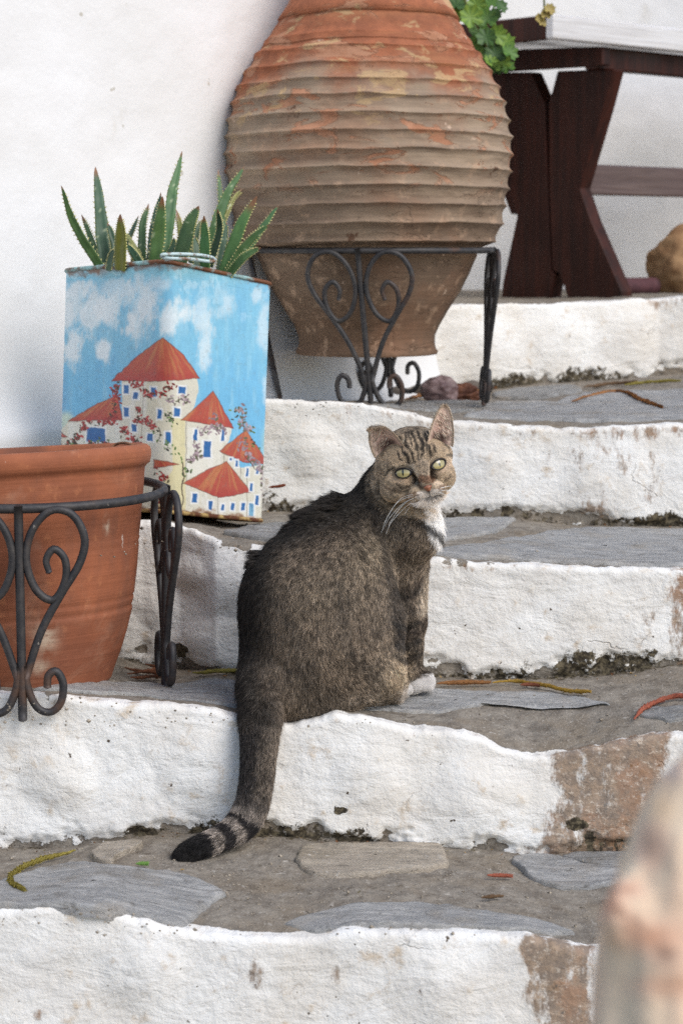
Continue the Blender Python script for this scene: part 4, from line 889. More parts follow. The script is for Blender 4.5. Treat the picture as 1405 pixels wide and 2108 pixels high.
#@@SDF
# ---------------------------------------------------------------- implicit surfaces -> one continuous mesh
class Field:
    def __init__(s, lo, hi, h):
        s.lo = np.array(lo, float); s.h = h; s.n = np.ceil((np.array(hi) - lo) / h).astype(int) + 1
        s.D = np.full(s.n, .05, np.float32)
        s.ax = [s.lo[i] + h * np.arange(s.n[i]) for i in range(3)]
    def region(s, a, b, pad):
        i0 = np.clip(np.floor((np.minimum(a, b) - pad - s.lo) / s.h).astype(int), 0, s.n - 1); i1 = np.clip(np.ceil((np.maximum(a, b) + pad - s.lo) / s.h).astype(int) + 1, 1, s.n)
        sl = tuple(slice(*q) for q in zip(i0, i1)); g = np.meshgrid(*[s.ax[k][sl[k]] for k in range(3)], indexing='ij')
        return sl, np.stack(g, -1)
    def add(s, sl, d, k, sub=False):
        a = s.D[sl]
        if sub: d = -d; h = np.clip(.5 - .5 * (a - d) / k, 0, 1) if k else None; s.D[sl] = a * (1 - h) + d * h + k * h * (1 - h); return
        h = np.clip(.5 + .5 * (d - a) / k, 0, 1); s.D[sl] = (d * (1 - h) + a * h - k * h * (1 - h)).astype(np.float32)
    def cap(s, a, b, r0, r1, k=.02):
        a, b = np.array(a, float), np.array(b, float); sl, p = s.region(a, b, max(r0, r1) + k + .01)
        ab = b - a; t = np.clip(((p - a) @ ab) / (ab @ ab + 1e-12), 0, 1); d = np.linalg.norm(p - a - t[..., None] * ab, axis=-1) - (r0 + (r1 - r0) * t); s.add(sl, d, k)
    def ell(s, c, rad, M3=None, k=.02, sub=False):
        c = np.array(c, float); rad = np.array(rad, float); sl, p = s.region(c, c, rad.max() + k + .01); q = p - c
        if M3 is not None: q = q @ np.asarray(M3)        # columns are the local axes
        k0 = np.linalg.norm(q / rad, axis=-1); k1 = np.linalg.norm(q / rad ** 2, axis=-1) + 1e-9; s.add(sl, k0 * (k0 - 1) / k1, k, sub)
    def mesh(s):
        D = s.D; sg = D < 0; n = s.n; cn = n - 1; N = int(np.prod(cn)); acc = {}
        sm = np.zeros((N, 3)); ct = np.zeros(N); quads = []
        cid = lambda I: (I[:, 0] * cn[1] + I[:, 1]) * cn[2] + I[:, 2]
        for ax in range(3):
            a = [slice(None)] * 3; b = [slice(None)] * 3; a[ax] = slice(0, -1); b[ax] = slice(1, None); a, b = tuple(a), tuple(b)
            I = np.argwhere(sg[a] != sg[b])
            if len(I) == 0: continue
            J = I.copy(); J[:, ax] += 1; d0, d1 = D[tuple(I.T)], D[tuple(J.T)]; t = d0 / (d0 - d1); p = I.astype(float); p[:, ax] += t
            o1, o2 = (ax + 1) % 3, (ax + 2) % 3; ok = (I[:, o1] > 0) & (I[:, o2] > 0) & (I[:, o1] < cn[o1]) & (I[:, o2] < cn[o2])
            I, p, inside = I[ok], p[ok], sg[a][tuple(I[ok].T)]; cells = []
            for da, db in ((0, 0), (-1, 0), (-1, -1), (0, -1)):
                K = I.copy(); K[:, o1] += da; K[:, o2] += db; c = cid(K); cells.append(c)
                for j in range(3): sm[:, j] += np.bincount(c, p[:, j], N)
                ct += np.bincount(c, minlength=N)
            q = np.stack(cells, 1); q[~inside] = q[~inside][:, ::-1]; quads.append(q)
        quads = np.vstack(quads); used = np.unique(quads); idx = -np.ones(N, int); idx[used] = np.arange(len(used))
        V = sm[used] / ct[used][:, None] * s.h + s.lo; F = idx[quads]
        return V, F
def vnormals(V, F):
    a = np.cross(V[F[:, 2]] - V[F[:, 0]], V[F[:, 3]] - V[F[:, 1]]); N = np.zeros_like(V)
    for j in range(4):
        for c in range(3): N[:, c] += np.bincount(F[:, j], a[:, c], len(V))
    return N / (np.linalg.norm(N, axis=1)[:, None] + 1e-12)
def relax(V, F, it=2):
    for _ in range(it):
        S = np.zeros_like(V); n = np.zeros(len(V))
        for j in range(4):
            for k in (1, 3):
                for c in range(3): S[:, c] += np.bincount(F[:, j], V[F[:, (j + k) % 4]][:, c], len(V))
                n += np.bincount(F[:, j], minlength=len(V))
        V = .5 * V + .5 * S / n[:, None]
    return V
#@@CAT
# ---------------------------------------------------------------- the cat
def Q(px, py, Y, r=None):
    p = P(px, py, Y); return (p, r / FPX * Y * 1.0) if r is not None else p
fld = Field((-.27, 2.50, -.01), (.20, 3.02, .64), .0026)
def cap(a, b, k=.02): (p, r), (q, s) = Q(*a), Q(*b); fld.cap(p, q, r, s, k)
FUR = 6   # photograph pixels of coat left for the fur
# trunk
cap((648, 1345, 2.80, 152), (652, 1240, 2.80, 147), .03); cap((652, 1240, 2.80, 147), (690, 1165, 2.82, 112), .03)
cap((690, 1165, 2.82, 112), (722, 1118, 2.84, 84), .03); cap((696, 1170, 2.83, 98), (806, 1122, 2.85, 60), .02)
cap((724, 1105, 2.84, 66), (806, 1020, 2.84, 54), .03); cap((808, 1010, 2.84, 62), (848, 955, 2.83, 58), .02)
cap((814, 1150, 2.85, 60), (840, 1092, 2.83, 62), .018); cap((845, 1092, 2.82, 56), (858, 1040, 2.84, 36), .02)
cap((690, 1200, 2.79, 118), (738, 1290, 2.785, 98), .015)
# hind quarters: pelvis, rump over the step edge, near thigh, hock and foot
cap((620, 1370, 2.79, 132), (562, 1412, 2.76, 66), .03); cap((640, 1390, 2.78, 88), (548, 1432, 2.73, 46), .03)
cap((680, 1320, 2.765, 108), (770, 1372, 2.765, 62), .025); cap((770, 1372, 2.765, 60), (806, 1402, 2.78, 30), .02)
cap((640, 1430, 2.78, 36), (760, 1428, 2.785, 20), .02); cap((760, 1428, 2.785, 19), (812, 1424, 2.80, 17), .015); cap((812, 1424, 2.80, 17), (838, 1420, 2.815, 13), .01)
cap((700, 1340, 2.86, 100), (800, 1400, 2.89, 34), .03); cap((760, 1412, 2.88, 24), (815, 1412, 2.90, 18), .02)
# fore legs: near and far, with wrist and paw
cap((822, 1160, 2.84, 50), (834, 1260, 2.84, 32), .012); cap((832, 1260, 2.83, 34), (838, 1330, 2.835, 24), .012); cap((838, 1330, 2.835, 23), (836, 1385, 2.84, 19), .01)
cap((836, 1385, 2.84, 19), (850, 1410, 2.845, 18), .01); cap((848, 1412, 2.845, 16), (878, 1404, 2.85, 15), .008)
for i, (dx, dy) in enumerate(((-4, 4), (6, 1), (12, -5), (14, -12))): cap((866 + dx * .4, 1410 + dy, 2.842 + .006 * i, 9.5), (884 + dx * .35, 1413 + dy * 1.1, 2.842 + .006 * i, 8.5), .003)
cap((830, 1170, 2.88, 50), (846, 1280, 2.885, 30), .02); cap((846, 1280, 2.885, 28), (850, 1385, 2.885, 18), .01); cap((850, 1390, 2.885, 18), (880, 1398, 2.875, 15), .008)
# tail
TAIL = [(538, 1440, 2.715, 38), (535, 1500, 2.68, 34), (532, 1560, 2.665, 29), (527, 1615, 2.655, 27), (516, 1665, 2.645, 27), (494, 1700, 2.635, 25), (452, 1727, 2.61, 19), (410, 1745, 2.59, 17), (372, 1762, 2.572, 13)]
tp = smooth_path(np.array(TAIL), 30)
for a, b in zip(tp[:-1], tp[1:]): cap(tuple(a), tuple(b), .010)
# head, in its own frame: X to the picture's right, U up, Fd out through the face
H0 = P(864, 960, 2.762)
view = np.array([0, 0, CAMZ]) - H0; view /= np.linalg.norm(view); up0 = np.array([0, 0, 1.]); rt0 = np.cross(up0, view); rt0 /= np.linalg.norm(rt0); up0 = np.cross(view, rt0)
roll, hyaw, hpit = R(14), R(9), R(-4)
Xh = rt0 * math.cos(roll) + up0 * math.sin(roll); Uh = -rt0 * math.sin(roll) + up0 * math.cos(roll); Fh = view
Xh, Fh = Xh * math.cos(hyaw) - Fh * math.sin(hyaw), Fh * math.cos(hyaw) + Xh * math.sin(hyaw)
Uh, Fh = Uh * math.cos(hpit) + Fh * math.sin(hpit), Fh * math.cos(hpit) - Uh * math.sin(hpit)
HM = np.stack([Xh, Fh, Uh], 1); HO = H0 - Fh * .040
def hd(x, f, u): return HO + Xh * x + Fh * f + Uh * u
fld.ell(hd(-.001, -.004, .018), (.049, .047, .042), HM, .015)
fld.ell(hd(-.001, .010, .010), (.053, .028, .026), HM, .015)
for s_, cxh, crh in ((-1, .031, .0265), (1, .026, .023)):
    fld.ell(hd(s_ * cxh, .012, -.020), (crh, .024, .020), HM, .012)       # cheeks
    fld.ell(hd(s_ * .0125, .046, -.0375), (.0145, .0135, .0105), HM, .005)     # whisker pads
    fld.cap(hd(s_ * .012, .041, .018), hd(s_ * .034, .033, .013), .007, .006, .008)   # brow
    fld.cap(hd(s_ * .024, .034, -.014), hd(s_ * .035, .022, -.012), .009, .009, .010)
fld.cap(hd(0, .036, .022), hd(0, .046, -.004), .012, .0085, .012)
fld.cap(hd(0, .047, -.004), hd(0, .056, -.030), .0085, .0068, .007)
fld.ell(hd(0, .041, -.0455), (.0105, .010, .006), HM, .006)
fld.ell(hd(0, .0455, -.0425), (.011, .008, .006), HM, .004)
fld.ell(hd(0, .026, -.032), (.022, .018, .011), HM, .012)
EYES = [(-.0245, .0425, -.003), (.0245, .0425, -.003)]
for e in EYES: fld.ell(hd(e[0], e[1] + .004, e[2]), (.0105, .006, .0075), HM, .004, sub=True)
CV, CF = fld.mesh(); CV = relax(CV, CF, 2); CN = vnormals(CV, CF)
mid = np.array([P(655, 1345, 2.80)])
if ((CV - mid.mean(0)) * CN).sum(1).mean() < 0: CF = CF[:, ::-1].copy(); CN = -CN

ear_c = {-1: (-.041, .000, .040), 1: (.033, -.002, .047)}
def head_local(V): d = V - HO; return d @ Xh, d @ Fh, d @ Uh
tailpts = np.array([P(*t[:3]) for t in tp]); tailcum = np.concatenate([[0], np.cumsum(np.linalg.norm(np.diff(tailpts, axis=0), axis=1))])
def near_tail(V):
    best = np.full(len(V), 1e9); arc = np.zeros(len(V)); tan = np.zeros_like(V); off = np.zeros_like(V)
    for i, (a, b) in enumerate(zip(tailpts[:-1], tailpts[1:])):
        ab = b - a; t = np.clip(((V - a) @ ab) / (ab @ ab), 0, 1); w = V - a - t[:, None] * ab; d = np.linalg.norm(w, axis=1); m = d < best
        best[m] = d[m]; arc[m] = tailcum[i] + t[m] * np.linalg.norm(ab); tan[m] = ab / np.linalg.norm(ab); off[m] = w[m]
    return best, arc, tan, off
def segd(px, py, pts):
    d = np.full(px.shape, 1e9)
    for (x1, y1), (x2, y2) in zip(pts[:-1], pts[1:]):
        t = np.clip(((px - x1) * (x2 - x1) + (py - y1) * (y2 - y1)) / ((x2 - x1) ** 2 + (y2 - y1) ** 2 + 1e-9), 0, 1); d = np.minimum(d, np.hypot(px - x1 - t * (x2 - x1), py - y1 - t * (y2 - y1)))
    return d
Z3 = lambda pts: [(700 + a / 4.683, 800 + b / 4.683) for a, b in pts]
def coat(V, N):
    """coat colour and fur length over the body; the tabby pattern is laid out in the side view the cat shows"""
    px, py = proj(V); n1 = fbm(V[:, 0] * 45, V[:, 1] * 45, V[:, 2] * 45, 3, 3); n2 = fbm(V[:, 0] * 14, V[:, 1] * 14, V[:, 2] * 14, 3, 5)
    px = px + n1 * 5; py = py + n2 * 6
    hx, hf, hu = head_local(V)
    C = np.tile(np.array([.165, .127, .092]), (len(V), 1)); L_ = np.full(len(V), .0086)
    def mixc(m, c): nonlocal C; m = np.clip(m, 0, 1)[:, None]; C = C * (1 - m) + np.array(c) * m
    g = lambda cx, cy, rx, ry: np.exp(-(((px - cx) / rx) ** 2 + ((py - cy) / ry) ** 2))
    mixc(g(760, 1125, 45, 60) * .8, (.24, .19, .13)); mixc(g(650, 1210, 120, 60) * .5, (.19, .15, .105)); mixc(g(790, 1240, 40, 90) * .35, (.2, .16, .12)); mixc(g(812, 1398, 36, 54) * .95, (.42, .33, .23)); mixc(g(770, 1438, 64, 16) * .8, (.34, .28, .22))
    # dark saddle down the spine
    sp = segd(px, py, [(800, 930), (745, 985), (690, 1030), (600, 1060), (545, 1090), (515, 1150), (498, 1220), (486, 1300), (488, 1400), (500, 1500), (505, 1600), (490, 1680)])
    mixc(sstep(150, 60, sp) * .5, (.062, .048, .037)); mixc(sstep(88, 26, sp + 16 * n2) * .96, (.014, .012, .0105))
    mixc(g(700, 1050, 90, 36) * .85, (.024, .020, .016)); mixc(g(790, 1010, 40, 60) * .6, (.04, .033, .026))
    # flank mackerel bands, soft
    band = np.sin((px * .05 - py * .022) + 2.2 * n2) ; mixc(sstep(.2, .9, band) * .42 * sstep(1150, 1250, py), (.05, .042, .034))
    mixc(sstep(.2, .8, np.sin(py * .06 + px * .035 + 2 * n2)) * sstep(790, 830, px) * sstep(1090, 1150, py) * .6, (.03, .022, .018))
    mixc(sstep(16, 6, segd(px, py, [(775, 1075), (800, 1180), (815, 1250), (822, 1330)]) + 3 * n1) * .65, (.028, .023, .019))  # crease between flank and shoulder: its shade painted into the coat
    for y_ in (1215, 1285, 1325, 1352): mixc(sstep(9, 4, segd(px, py, [(806, y_ - 6), (836, y_ + 6), (864, y_ - 8)]) + 2 * n1) * .8 * sstep(800, 812, px), (.03, .026, .022))
    # belly / thigh shadow side lower edge
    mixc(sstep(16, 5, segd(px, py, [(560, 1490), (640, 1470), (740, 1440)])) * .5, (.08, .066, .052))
    # chest: cream edge and white bib
    mixc(sstep(24, 6, segd(px, py, [(917, 1100), (908, 1145), (888, 1190), (872, 1250)]) + 4 * n1) * .8, (.42, .35, .27))
    bib = np.maximum(sstep(30, 20, segd(px, py, [(884, 1048), (900, 1075), (914, 1096)]) + 4 * n1), sstep(26, 12, segd(px, py, [(900, 1040), (912, 1090)])))
    mixc(bib * sstep(856, 868, px - (py - 1050) * .35), (.80, .78, .75))
    mixc(sstep(8, 3, segd(px, py, Z3([(620, 1160), (760, 1270), (900, 1360), (970, 1410)])) + 2 * n1) * .95, (.018, .015, .013))
    # tail: dark upper side, rings towards the tip
    d, arc, tan, off = near_tail(V); ont = sstep(.040, .032, d) * sstep(1470, 1510, py) 
    tl = tailcum[-1]
    mixc(ont * .6, (.15, .12, .092))
    side = off[:, 0] * 1. ; mixc(ont * sstep(.008, -.004, side + .006 * n1) * sstep(tl, tl - .15, arc) * .95, (.026, .022, .02))
    ra = (tl - arc); ring = np.sin((ra + .004 * n1) * 2 * math.pi / .034 + .6)
    ringz = sstep(.155, .11, ra)
    mixc(ont * ringz, (.20, .17, .145)); mixc(ont * ringz * sstep(-.35, .1, ring), (.016, .014, .014)); mixc(ont * sstep(.048, .038, ra), (.010, .009, .009))
    # paws
    paw = sstep(40, 30, segd(px, py, [(850, 1418), (885, 1408)]) + 2 * n1) * sstep(1392, 1402, py + (px - 860) * .35) * sstep(832, 842, px); mixc(paw, (.78, .74, .70))
    mixc(sstep(812, 826, px) * sstep(1408, 1416, py) * sstep(842, 832, px) * .8, (.5, .44, .38))
    # ---- head
    hm = sstep(.074, .058, np.sqrt((hx / 1.05) ** 2 + (hf - .01) ** 2 + (hu / 1.0) ** 2)) * sstep(-.042, -.02, hf)
    Cb = C.copy(); PX, PY = proj(V); PX = PX + n1 * 2; PY = PY + n1 * 2
    C = np.tile(np.array([.43, .33, .225]), (len(V), 1))
    def ln(pts, w, c, a=1.): mixc(sstep(w + 2.5, max(w - 1.5, .2), segd(PX, PY, Z3(pts))) * a, c)
    crown = sstep(-.004, -.026, hf - .9 * (hu - .045)); mixc(sstep(.036, .058, hu + .003 * n1) * .7, (.055, .045, .036)); mixc(crown * .8, (.035, .03, .026))
    mixc(sstep(.030, .044, np.abs(hx)) * .25, (.16, .13, .10)); mixc(sstep(.0, .5, fbm(hx * 160, hf * 160, hu * 160, 3, 77)) * .5, (.13, .10, .075))
    dk = (.022, .018, .015)
    for pts, w in (([(665, 430), (672, 500), (690, 570)], 1.3), ([(745, 560), (752, 640), (760, 700)], 1.2), ([(770, 520), (772, 600)], 1.2), ([(820, 430), (828, 520), (826, 600)], 1.3), ([(600, 590), (628, 650)], 1.4), ([(640, 440), (630, 520), (640, 560)], 2.0), ([(690, 420), (720, 520), (735, 600)], 2.4), ([(640, 560), (690, 640), (710, 680)], 2.0), ([(735, 400), (770, 470), (800, 560)], 2.5), ([(800, 500), (790, 600), (785, 660)], 2.0), ([(850, 560), (862, 640), (862, 690)], 2.4), ([(630, 630), (655, 680), (670, 730)], 2.3), ([(560, 640), (600, 700)], 1.8), ([(900, 560), (905, 620)], 1.6), ([(580, 480), (600, 560)], 2.), ([(840, 430), (860, 500)], 2.4), ([(700, 640), (720, 720)], 1.8)): ln(pts, w, dk, .92)
    # pale rings about the eyes and cheeks
    ln([(480, 870), (470, 830), (520, 770), (600, 730), (680, 760)], 4.5, (.56, .44, .31), .85); ln([(690, 750), (735, 830), (740, 900)], 4.5, (.60, .48, .35), .9); ln([(880, 690), (940, 650), (1010, 640), (1090, 700)], 4, (.56, .44, .31), .8); ln([(490, 850), (540, 890), (620, 890), (690, 880)], 5, (.56, .42, .29), .8); ln([(930, 800), (1000, 780), (1060, 720)], 5, (.54, .41, .29), .8)
    ln([(455, 830), (480, 790), (540, 765)], 2.4, dk, .8); ln([(1010, 650), (1060, 655), (1085, 670)], 2.2, dk, .8)
    ln([(690, 800), (715, 850), (715, 900)], 3.4, (.035, .026, .02), .9); ln([(868, 770), (890, 830), (905, 860)], 3.2, (.045, .03, .022), .85)
    ln([(450, 950), (520, 985), (600, 995)], 2.4, (.09, .06, .04), .7); ln([(560, 920), (600, 945), (660, 940)], 2.6, (.06, .045, .032), .85); ln([(540, 960), (600, 985), (650, 975)], 2.0, (.06, .045, .032), .7); ln([(1000, 880), (1050, 840)], 2.4, (.09, .06, .04), .6)
    # nose bridge and muzzle
    ln([(800, 720), (820, 800), (825, 860)], 10, (.26, .205, .15), .7); ln([(780, 880), (830, 890), (880, 880)], 7, (.20, .105, .06), .85); ln([(760, 930), (790, 965)], 3, (.05, .03, .02), .8)
    ln([(620, 1040), (700, 1060), (790, 1060)], 9, (.62, .48, .34), .85); ln([(930, 920), (960, 980), (950, 1020)], 8, (.64, .50, .36), .85)
    ln([(780, 1030), (830, 1035)], 8, (.78, .70, .62), .9); ln([(880, 1010), (940, 1000)], 8, (.78, .70, .62), .9); ln([(790, 1110), (850, 1110), (920, 1080)], 8, (.74, .70, .66), .95)
    for pts in ([(665, 1010), (740, 1000)], [(680, 1036), (760, 1022)], [(650, 1062), (730, 1052)], [(940, 950), (985, 925)], [(945, 972), (990, 958)]): ln(pts, 1.3, (.12, .06, .035), .75)
    C = Cb * (1 - hm[:, None]) + C * hm[:, None]
    # fur length
    L_ = L_ * (1 - .0 * hm); L_ = np.where(hm > .5, .0034, L_)
    L_ = np.where((hm > .5) & (hf < .0), .0075, L_)
    hk = segd(px, py, [(545, 1090), (575, 1060), (620, 1045), (660, 1040)]); L_ = L_ + .016 * sstep(44, 10, hk) * (1 - hm) * sstep(.0, .25, n1)
    L_ = L_ * (1 - .82 * paw) ; L_ = L_ * (1 - .45 * sstep(820, 832, px) * sstep(1230, 1290, py))
    muz = np.exp(-((hx / .02) ** 2 + ((hu + .038) / .018) ** 2)) * (hf > .03); L_ = L_ * (1 - .55 * muz)
    L_ = L_ + .004 * sstep(700, 640, px) * sstep(1150, 1250, py) * (1 - ont); L_ = np.where(bib > .3, .013, L_)
    return C, L_, hm, ont, tan, paw
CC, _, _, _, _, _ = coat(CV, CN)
cat_loc = np.array([P(660, 1400, 2.80)[0], 2.80, .17])
cat = thing('cat', 'brown tabby cat with white bib sitting on the step, looking back over its shoulder', 'cat', None, tuple(cat_loc))
M_SKIN = mat_col('cat_undercoat', .9, .05)
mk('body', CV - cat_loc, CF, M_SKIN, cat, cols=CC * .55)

# fur strands
def fur_mat():
    m = M('cat_fur', .55, .25); hi = m.n('ShaderNodeHairInfo'); c = m.attr('col', True)
    ic = hi.outputs['Intercept']; k = m.math('MULTIPLY', m.ramp(ic, .15, .72, .40, 1.65), m.ramp(ic, .86, 1., 1., .55))
    v = m.n('ShaderNodeVectorMath', operation='SCALE'); m.set(v.inputs[0], c); m.set(v.inputs['Scale'], k)
    h = m.n('ShaderNodeBsdfHairPrincipled'); h.parametrization = 'COLOR' if hasattr(h, 'parametrization') else None
    m.set(m.b.inputs['Base Color'], v.outputs[0]); return m.m
M_FUR = fur_mat()
def strands(name, root, direc, length, col, rad, parent, npt=5, curl=None, origin=cat_loc):
    n = len(root); u = np.linspace(0, 1, npt)
    pts = root[:, None] + direc[:, None] * (u[None, :, None] * length[:, None, None])
    if curl is not None: pts = pts + curl[:, None] * (u[None, :, None] ** 2) * length[:, None, None]
    hc = bpy.data.hair_curves.new(name); hc.add_curves([npt] * n)
    pa = hc.attributes.get('position') or hc.attributes.new('position', 'FLOAT_VECTOR', 'POINT')
    pa.data.foreach_set('vector', (pts - origin).astype(np.float32).ravel())
    ra = hc.attributes.get('radius') or hc.attributes.new('radius', 'FLOAT', 'POINT')
    rr = rad[:, None] * np.array([1, 1, .9, .65, .15] if npt == 5 else np.linspace(1, .2, npt))[None]
    ra.data.foreach_set('value', rr.astype(np.float32).ravel())
    c4 = np.ones((n, 4), np.float32); c4[:, :3] = col
    ca = hc.attributes.new('col', 'FLOAT_COLOR', 'CURVE'); ca.data.foreach_set('color', c4.ravel())
    hc.materials.append(M_FUR); o = bpy.data.objects.new(name, hc); COL.objects.link(o); o.parent = parent; return o
def sample(V, F, N, n, w=None):
    T = np.vstack([F[:, [0, 1, 2]], F[:, [0, 2, 3]]]); ar = .5 * np.linalg.norm(np.cross(V[T[:, 1]] - V[T[:, 0]], V[T[:, 2]] - V[T[:, 0]]), axis=1)
    if w is not None: ar = ar * w[T].mean(1)
    i = RNG.choice(len(T), n, p=ar / ar.sum()); a, b = RNG.random(n), RNG.random(n); m = a + b > 1; a[m], b[m] = 1 - a[m], 1 - b[m]
    t = T[i]; p = V[t[:, 0]] + (V[t[:, 1]] - V[t[:, 0]]) * a[:, None] + (V[t[:, 2]] - V[t[:, 0]]) * b[:, None]; nn = N[t].mean(1); return p, nn / (np.linalg.norm(nn, axis=1)[:, None] + 1e-9)
hx_, hf_, hu_ = head_local(CV); isH = (np.sqrt(hx_ ** 2 + (hf_ - .01) ** 2 + hu_ ** 2) < .066)
wgt = np.where(isH, 3.2, 1.) * np.where(CN[:, 1] < .35, 1.6, .55)
NF = 540000
fp, fn = sample(CV, CF, CN, NF, wgt)
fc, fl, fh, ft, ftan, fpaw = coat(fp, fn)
nose = hd(0, .058, -.030)
flow = np.tile(np.array([-.10, -.05, -1.0]), (NF, 1))
neckd = np.array([-.35, 0, -1.]); flow = flow + .0
sx, sy = proj(fp)
upper = sstep(1120, 1000, sy)[:, None]; flow = flow * (1 - upper) + np.array([-.8, .1, -.75]) * upper
hind = (sstep(1300, 1400, sy) * sstep(600, 740, sx))[:, None]; flow = flow * (1 - hind) + np.array([.55, 0, -.85]) * hind
flow = flow * (1 - ft[:, None]) + ftan * ft[:, None] * 1.1
hfw = fp - nose; hfw /= np.linalg.norm(hfw, axis=1)[:, None]; hb = sstep(.2, .7, fh)[:, None]; flow = flow * (1 - hb) + hfw * hb
cl = np.stack([fbm(fp[:, 0] * 130, fp[:, 1] * 130, fp[:, 2] * 130, 2, 40 + i) for i in range(3)], 1)
flow = flow + cl * .8 + RNG.normal(0, .22, (NF, 3))
flow = flow - fn * (flow * fn).sum(1)[:, None]; flow /= np.linalg.norm(flow, axis=1)[:, None] + 1e-9
lift = np.where(fh > .5, .30, .50) + .55 * sstep(46, 12, segd(sx, sy, [(545, 1090), (575, 1060), (620, 1045), (660, 1040)]))
dirs = flow + fn * lift[:, None]; dirs /= np.linalg.norm(dirs, axis=1)[:, None]
curl = flow * .15 - fn * .18
# salt and pepper ticking
rnd = RNG.random(NF); tick = vnoise(fp[:, 0] * 330, fp[:, 1] * 330, fp[:, 2] * 330, 9) + .6 * vnoise(fp[:, 0] * 600, fp[:, 1] * 600, fp[:, 2] * 600, 19)
lum = fc.mean(1); k = np.where(rnd + .35 * tick < .58, RNG.uniform(.35, .9, NF), RNG.uniform(.9, 2.3, NF)) * (1 + .5 * np.clip(tick, -1.2, 1.2))
k = np.where(lum > .30, .85 + .2 * rnd, k); k = np.where(fh > .5, 1 + (k - 1) * .5, k)
fcol = fc * k[:, None]; hi_ = (rnd > .955) & (lum < .3) & (fh < .5) & (lum > .02); fcol[hi_] = fcol[hi_] * 1.3 + .07
keep = np.ones(NF, bool)
for e in EYES:
    ex, ef, eu = head_local(fp); keep &= ~((((ex - e[0]) / .0128) ** 2 + ((eu - e[2]) / .0090) ** 2 < 1) & (ef > .015))
ex, ef, eu = head_local(fp); keep &= ~((((ex) / .0085) ** 2 + ((eu + .0325) / .006) ** 2 < 1) & (ef > .04))
fl = fl * RNG.uniform(.65, 1.2, NF) * np.where((rnd > .5) & (rnd < .56) & (fh < .5), 1.6, 1.)
strands('fur', fp[keep], dirs[keep], fl[keep], np.clip(fcol[keep], 0, .9), np.where(fh > .5, .00010, .00012)[keep], cat, curl=curl[keep])

# dark hackles standing up along the back
hkd = segd(sx, sy, [(515, 1140), (545, 1082), (580, 1056), (630, 1042), (690, 1026)])
cand = np.where((hkd < 24) & (fh < .3))[0]; seeds = RNG.choice(cand, 420); HR, HD_, HL, HC = [], [], [], []
for sd_ in seeds:
    near = cand[np.argsort(((fp[cand] - fp[sd_]) ** 2).sum(1))[:22]]; Lk = RNG.uniform(.010, .021) * (1.25 if sx[sd_] > 535 else .8); d0 = flow[sd_] * .8 + np.array([-.35, 0, .12]) * (sx[sd_] > 535) + fn[sd_] * .62 + RNG.normal(0, .12, 3); d0 /= np.linalg.norm(d0); tipp = fp[sd_] + d0 * Lk
    for q in near:
        v_ = tipp + RNG.normal(0, .0012, 3) - fp[q]; l_ = np.linalg.norm(v_); HR.append(fp[q]); HD_.append(v_ / l_); HL.append(l_ * RNG.uniform(.8, 1.05)); HC.append(np.array([.022, .018, .015]) * RNG.uniform(.5, 1.8))
HR, HD_, HL, HC = map(np.array, (HR, HD_, HL, HC)); strands('fur', HR, HD_, HL, HC, np.full(len(HR), .00016), cat, curl=np.tile([0, 0, -.12], (len(HR), 1)))
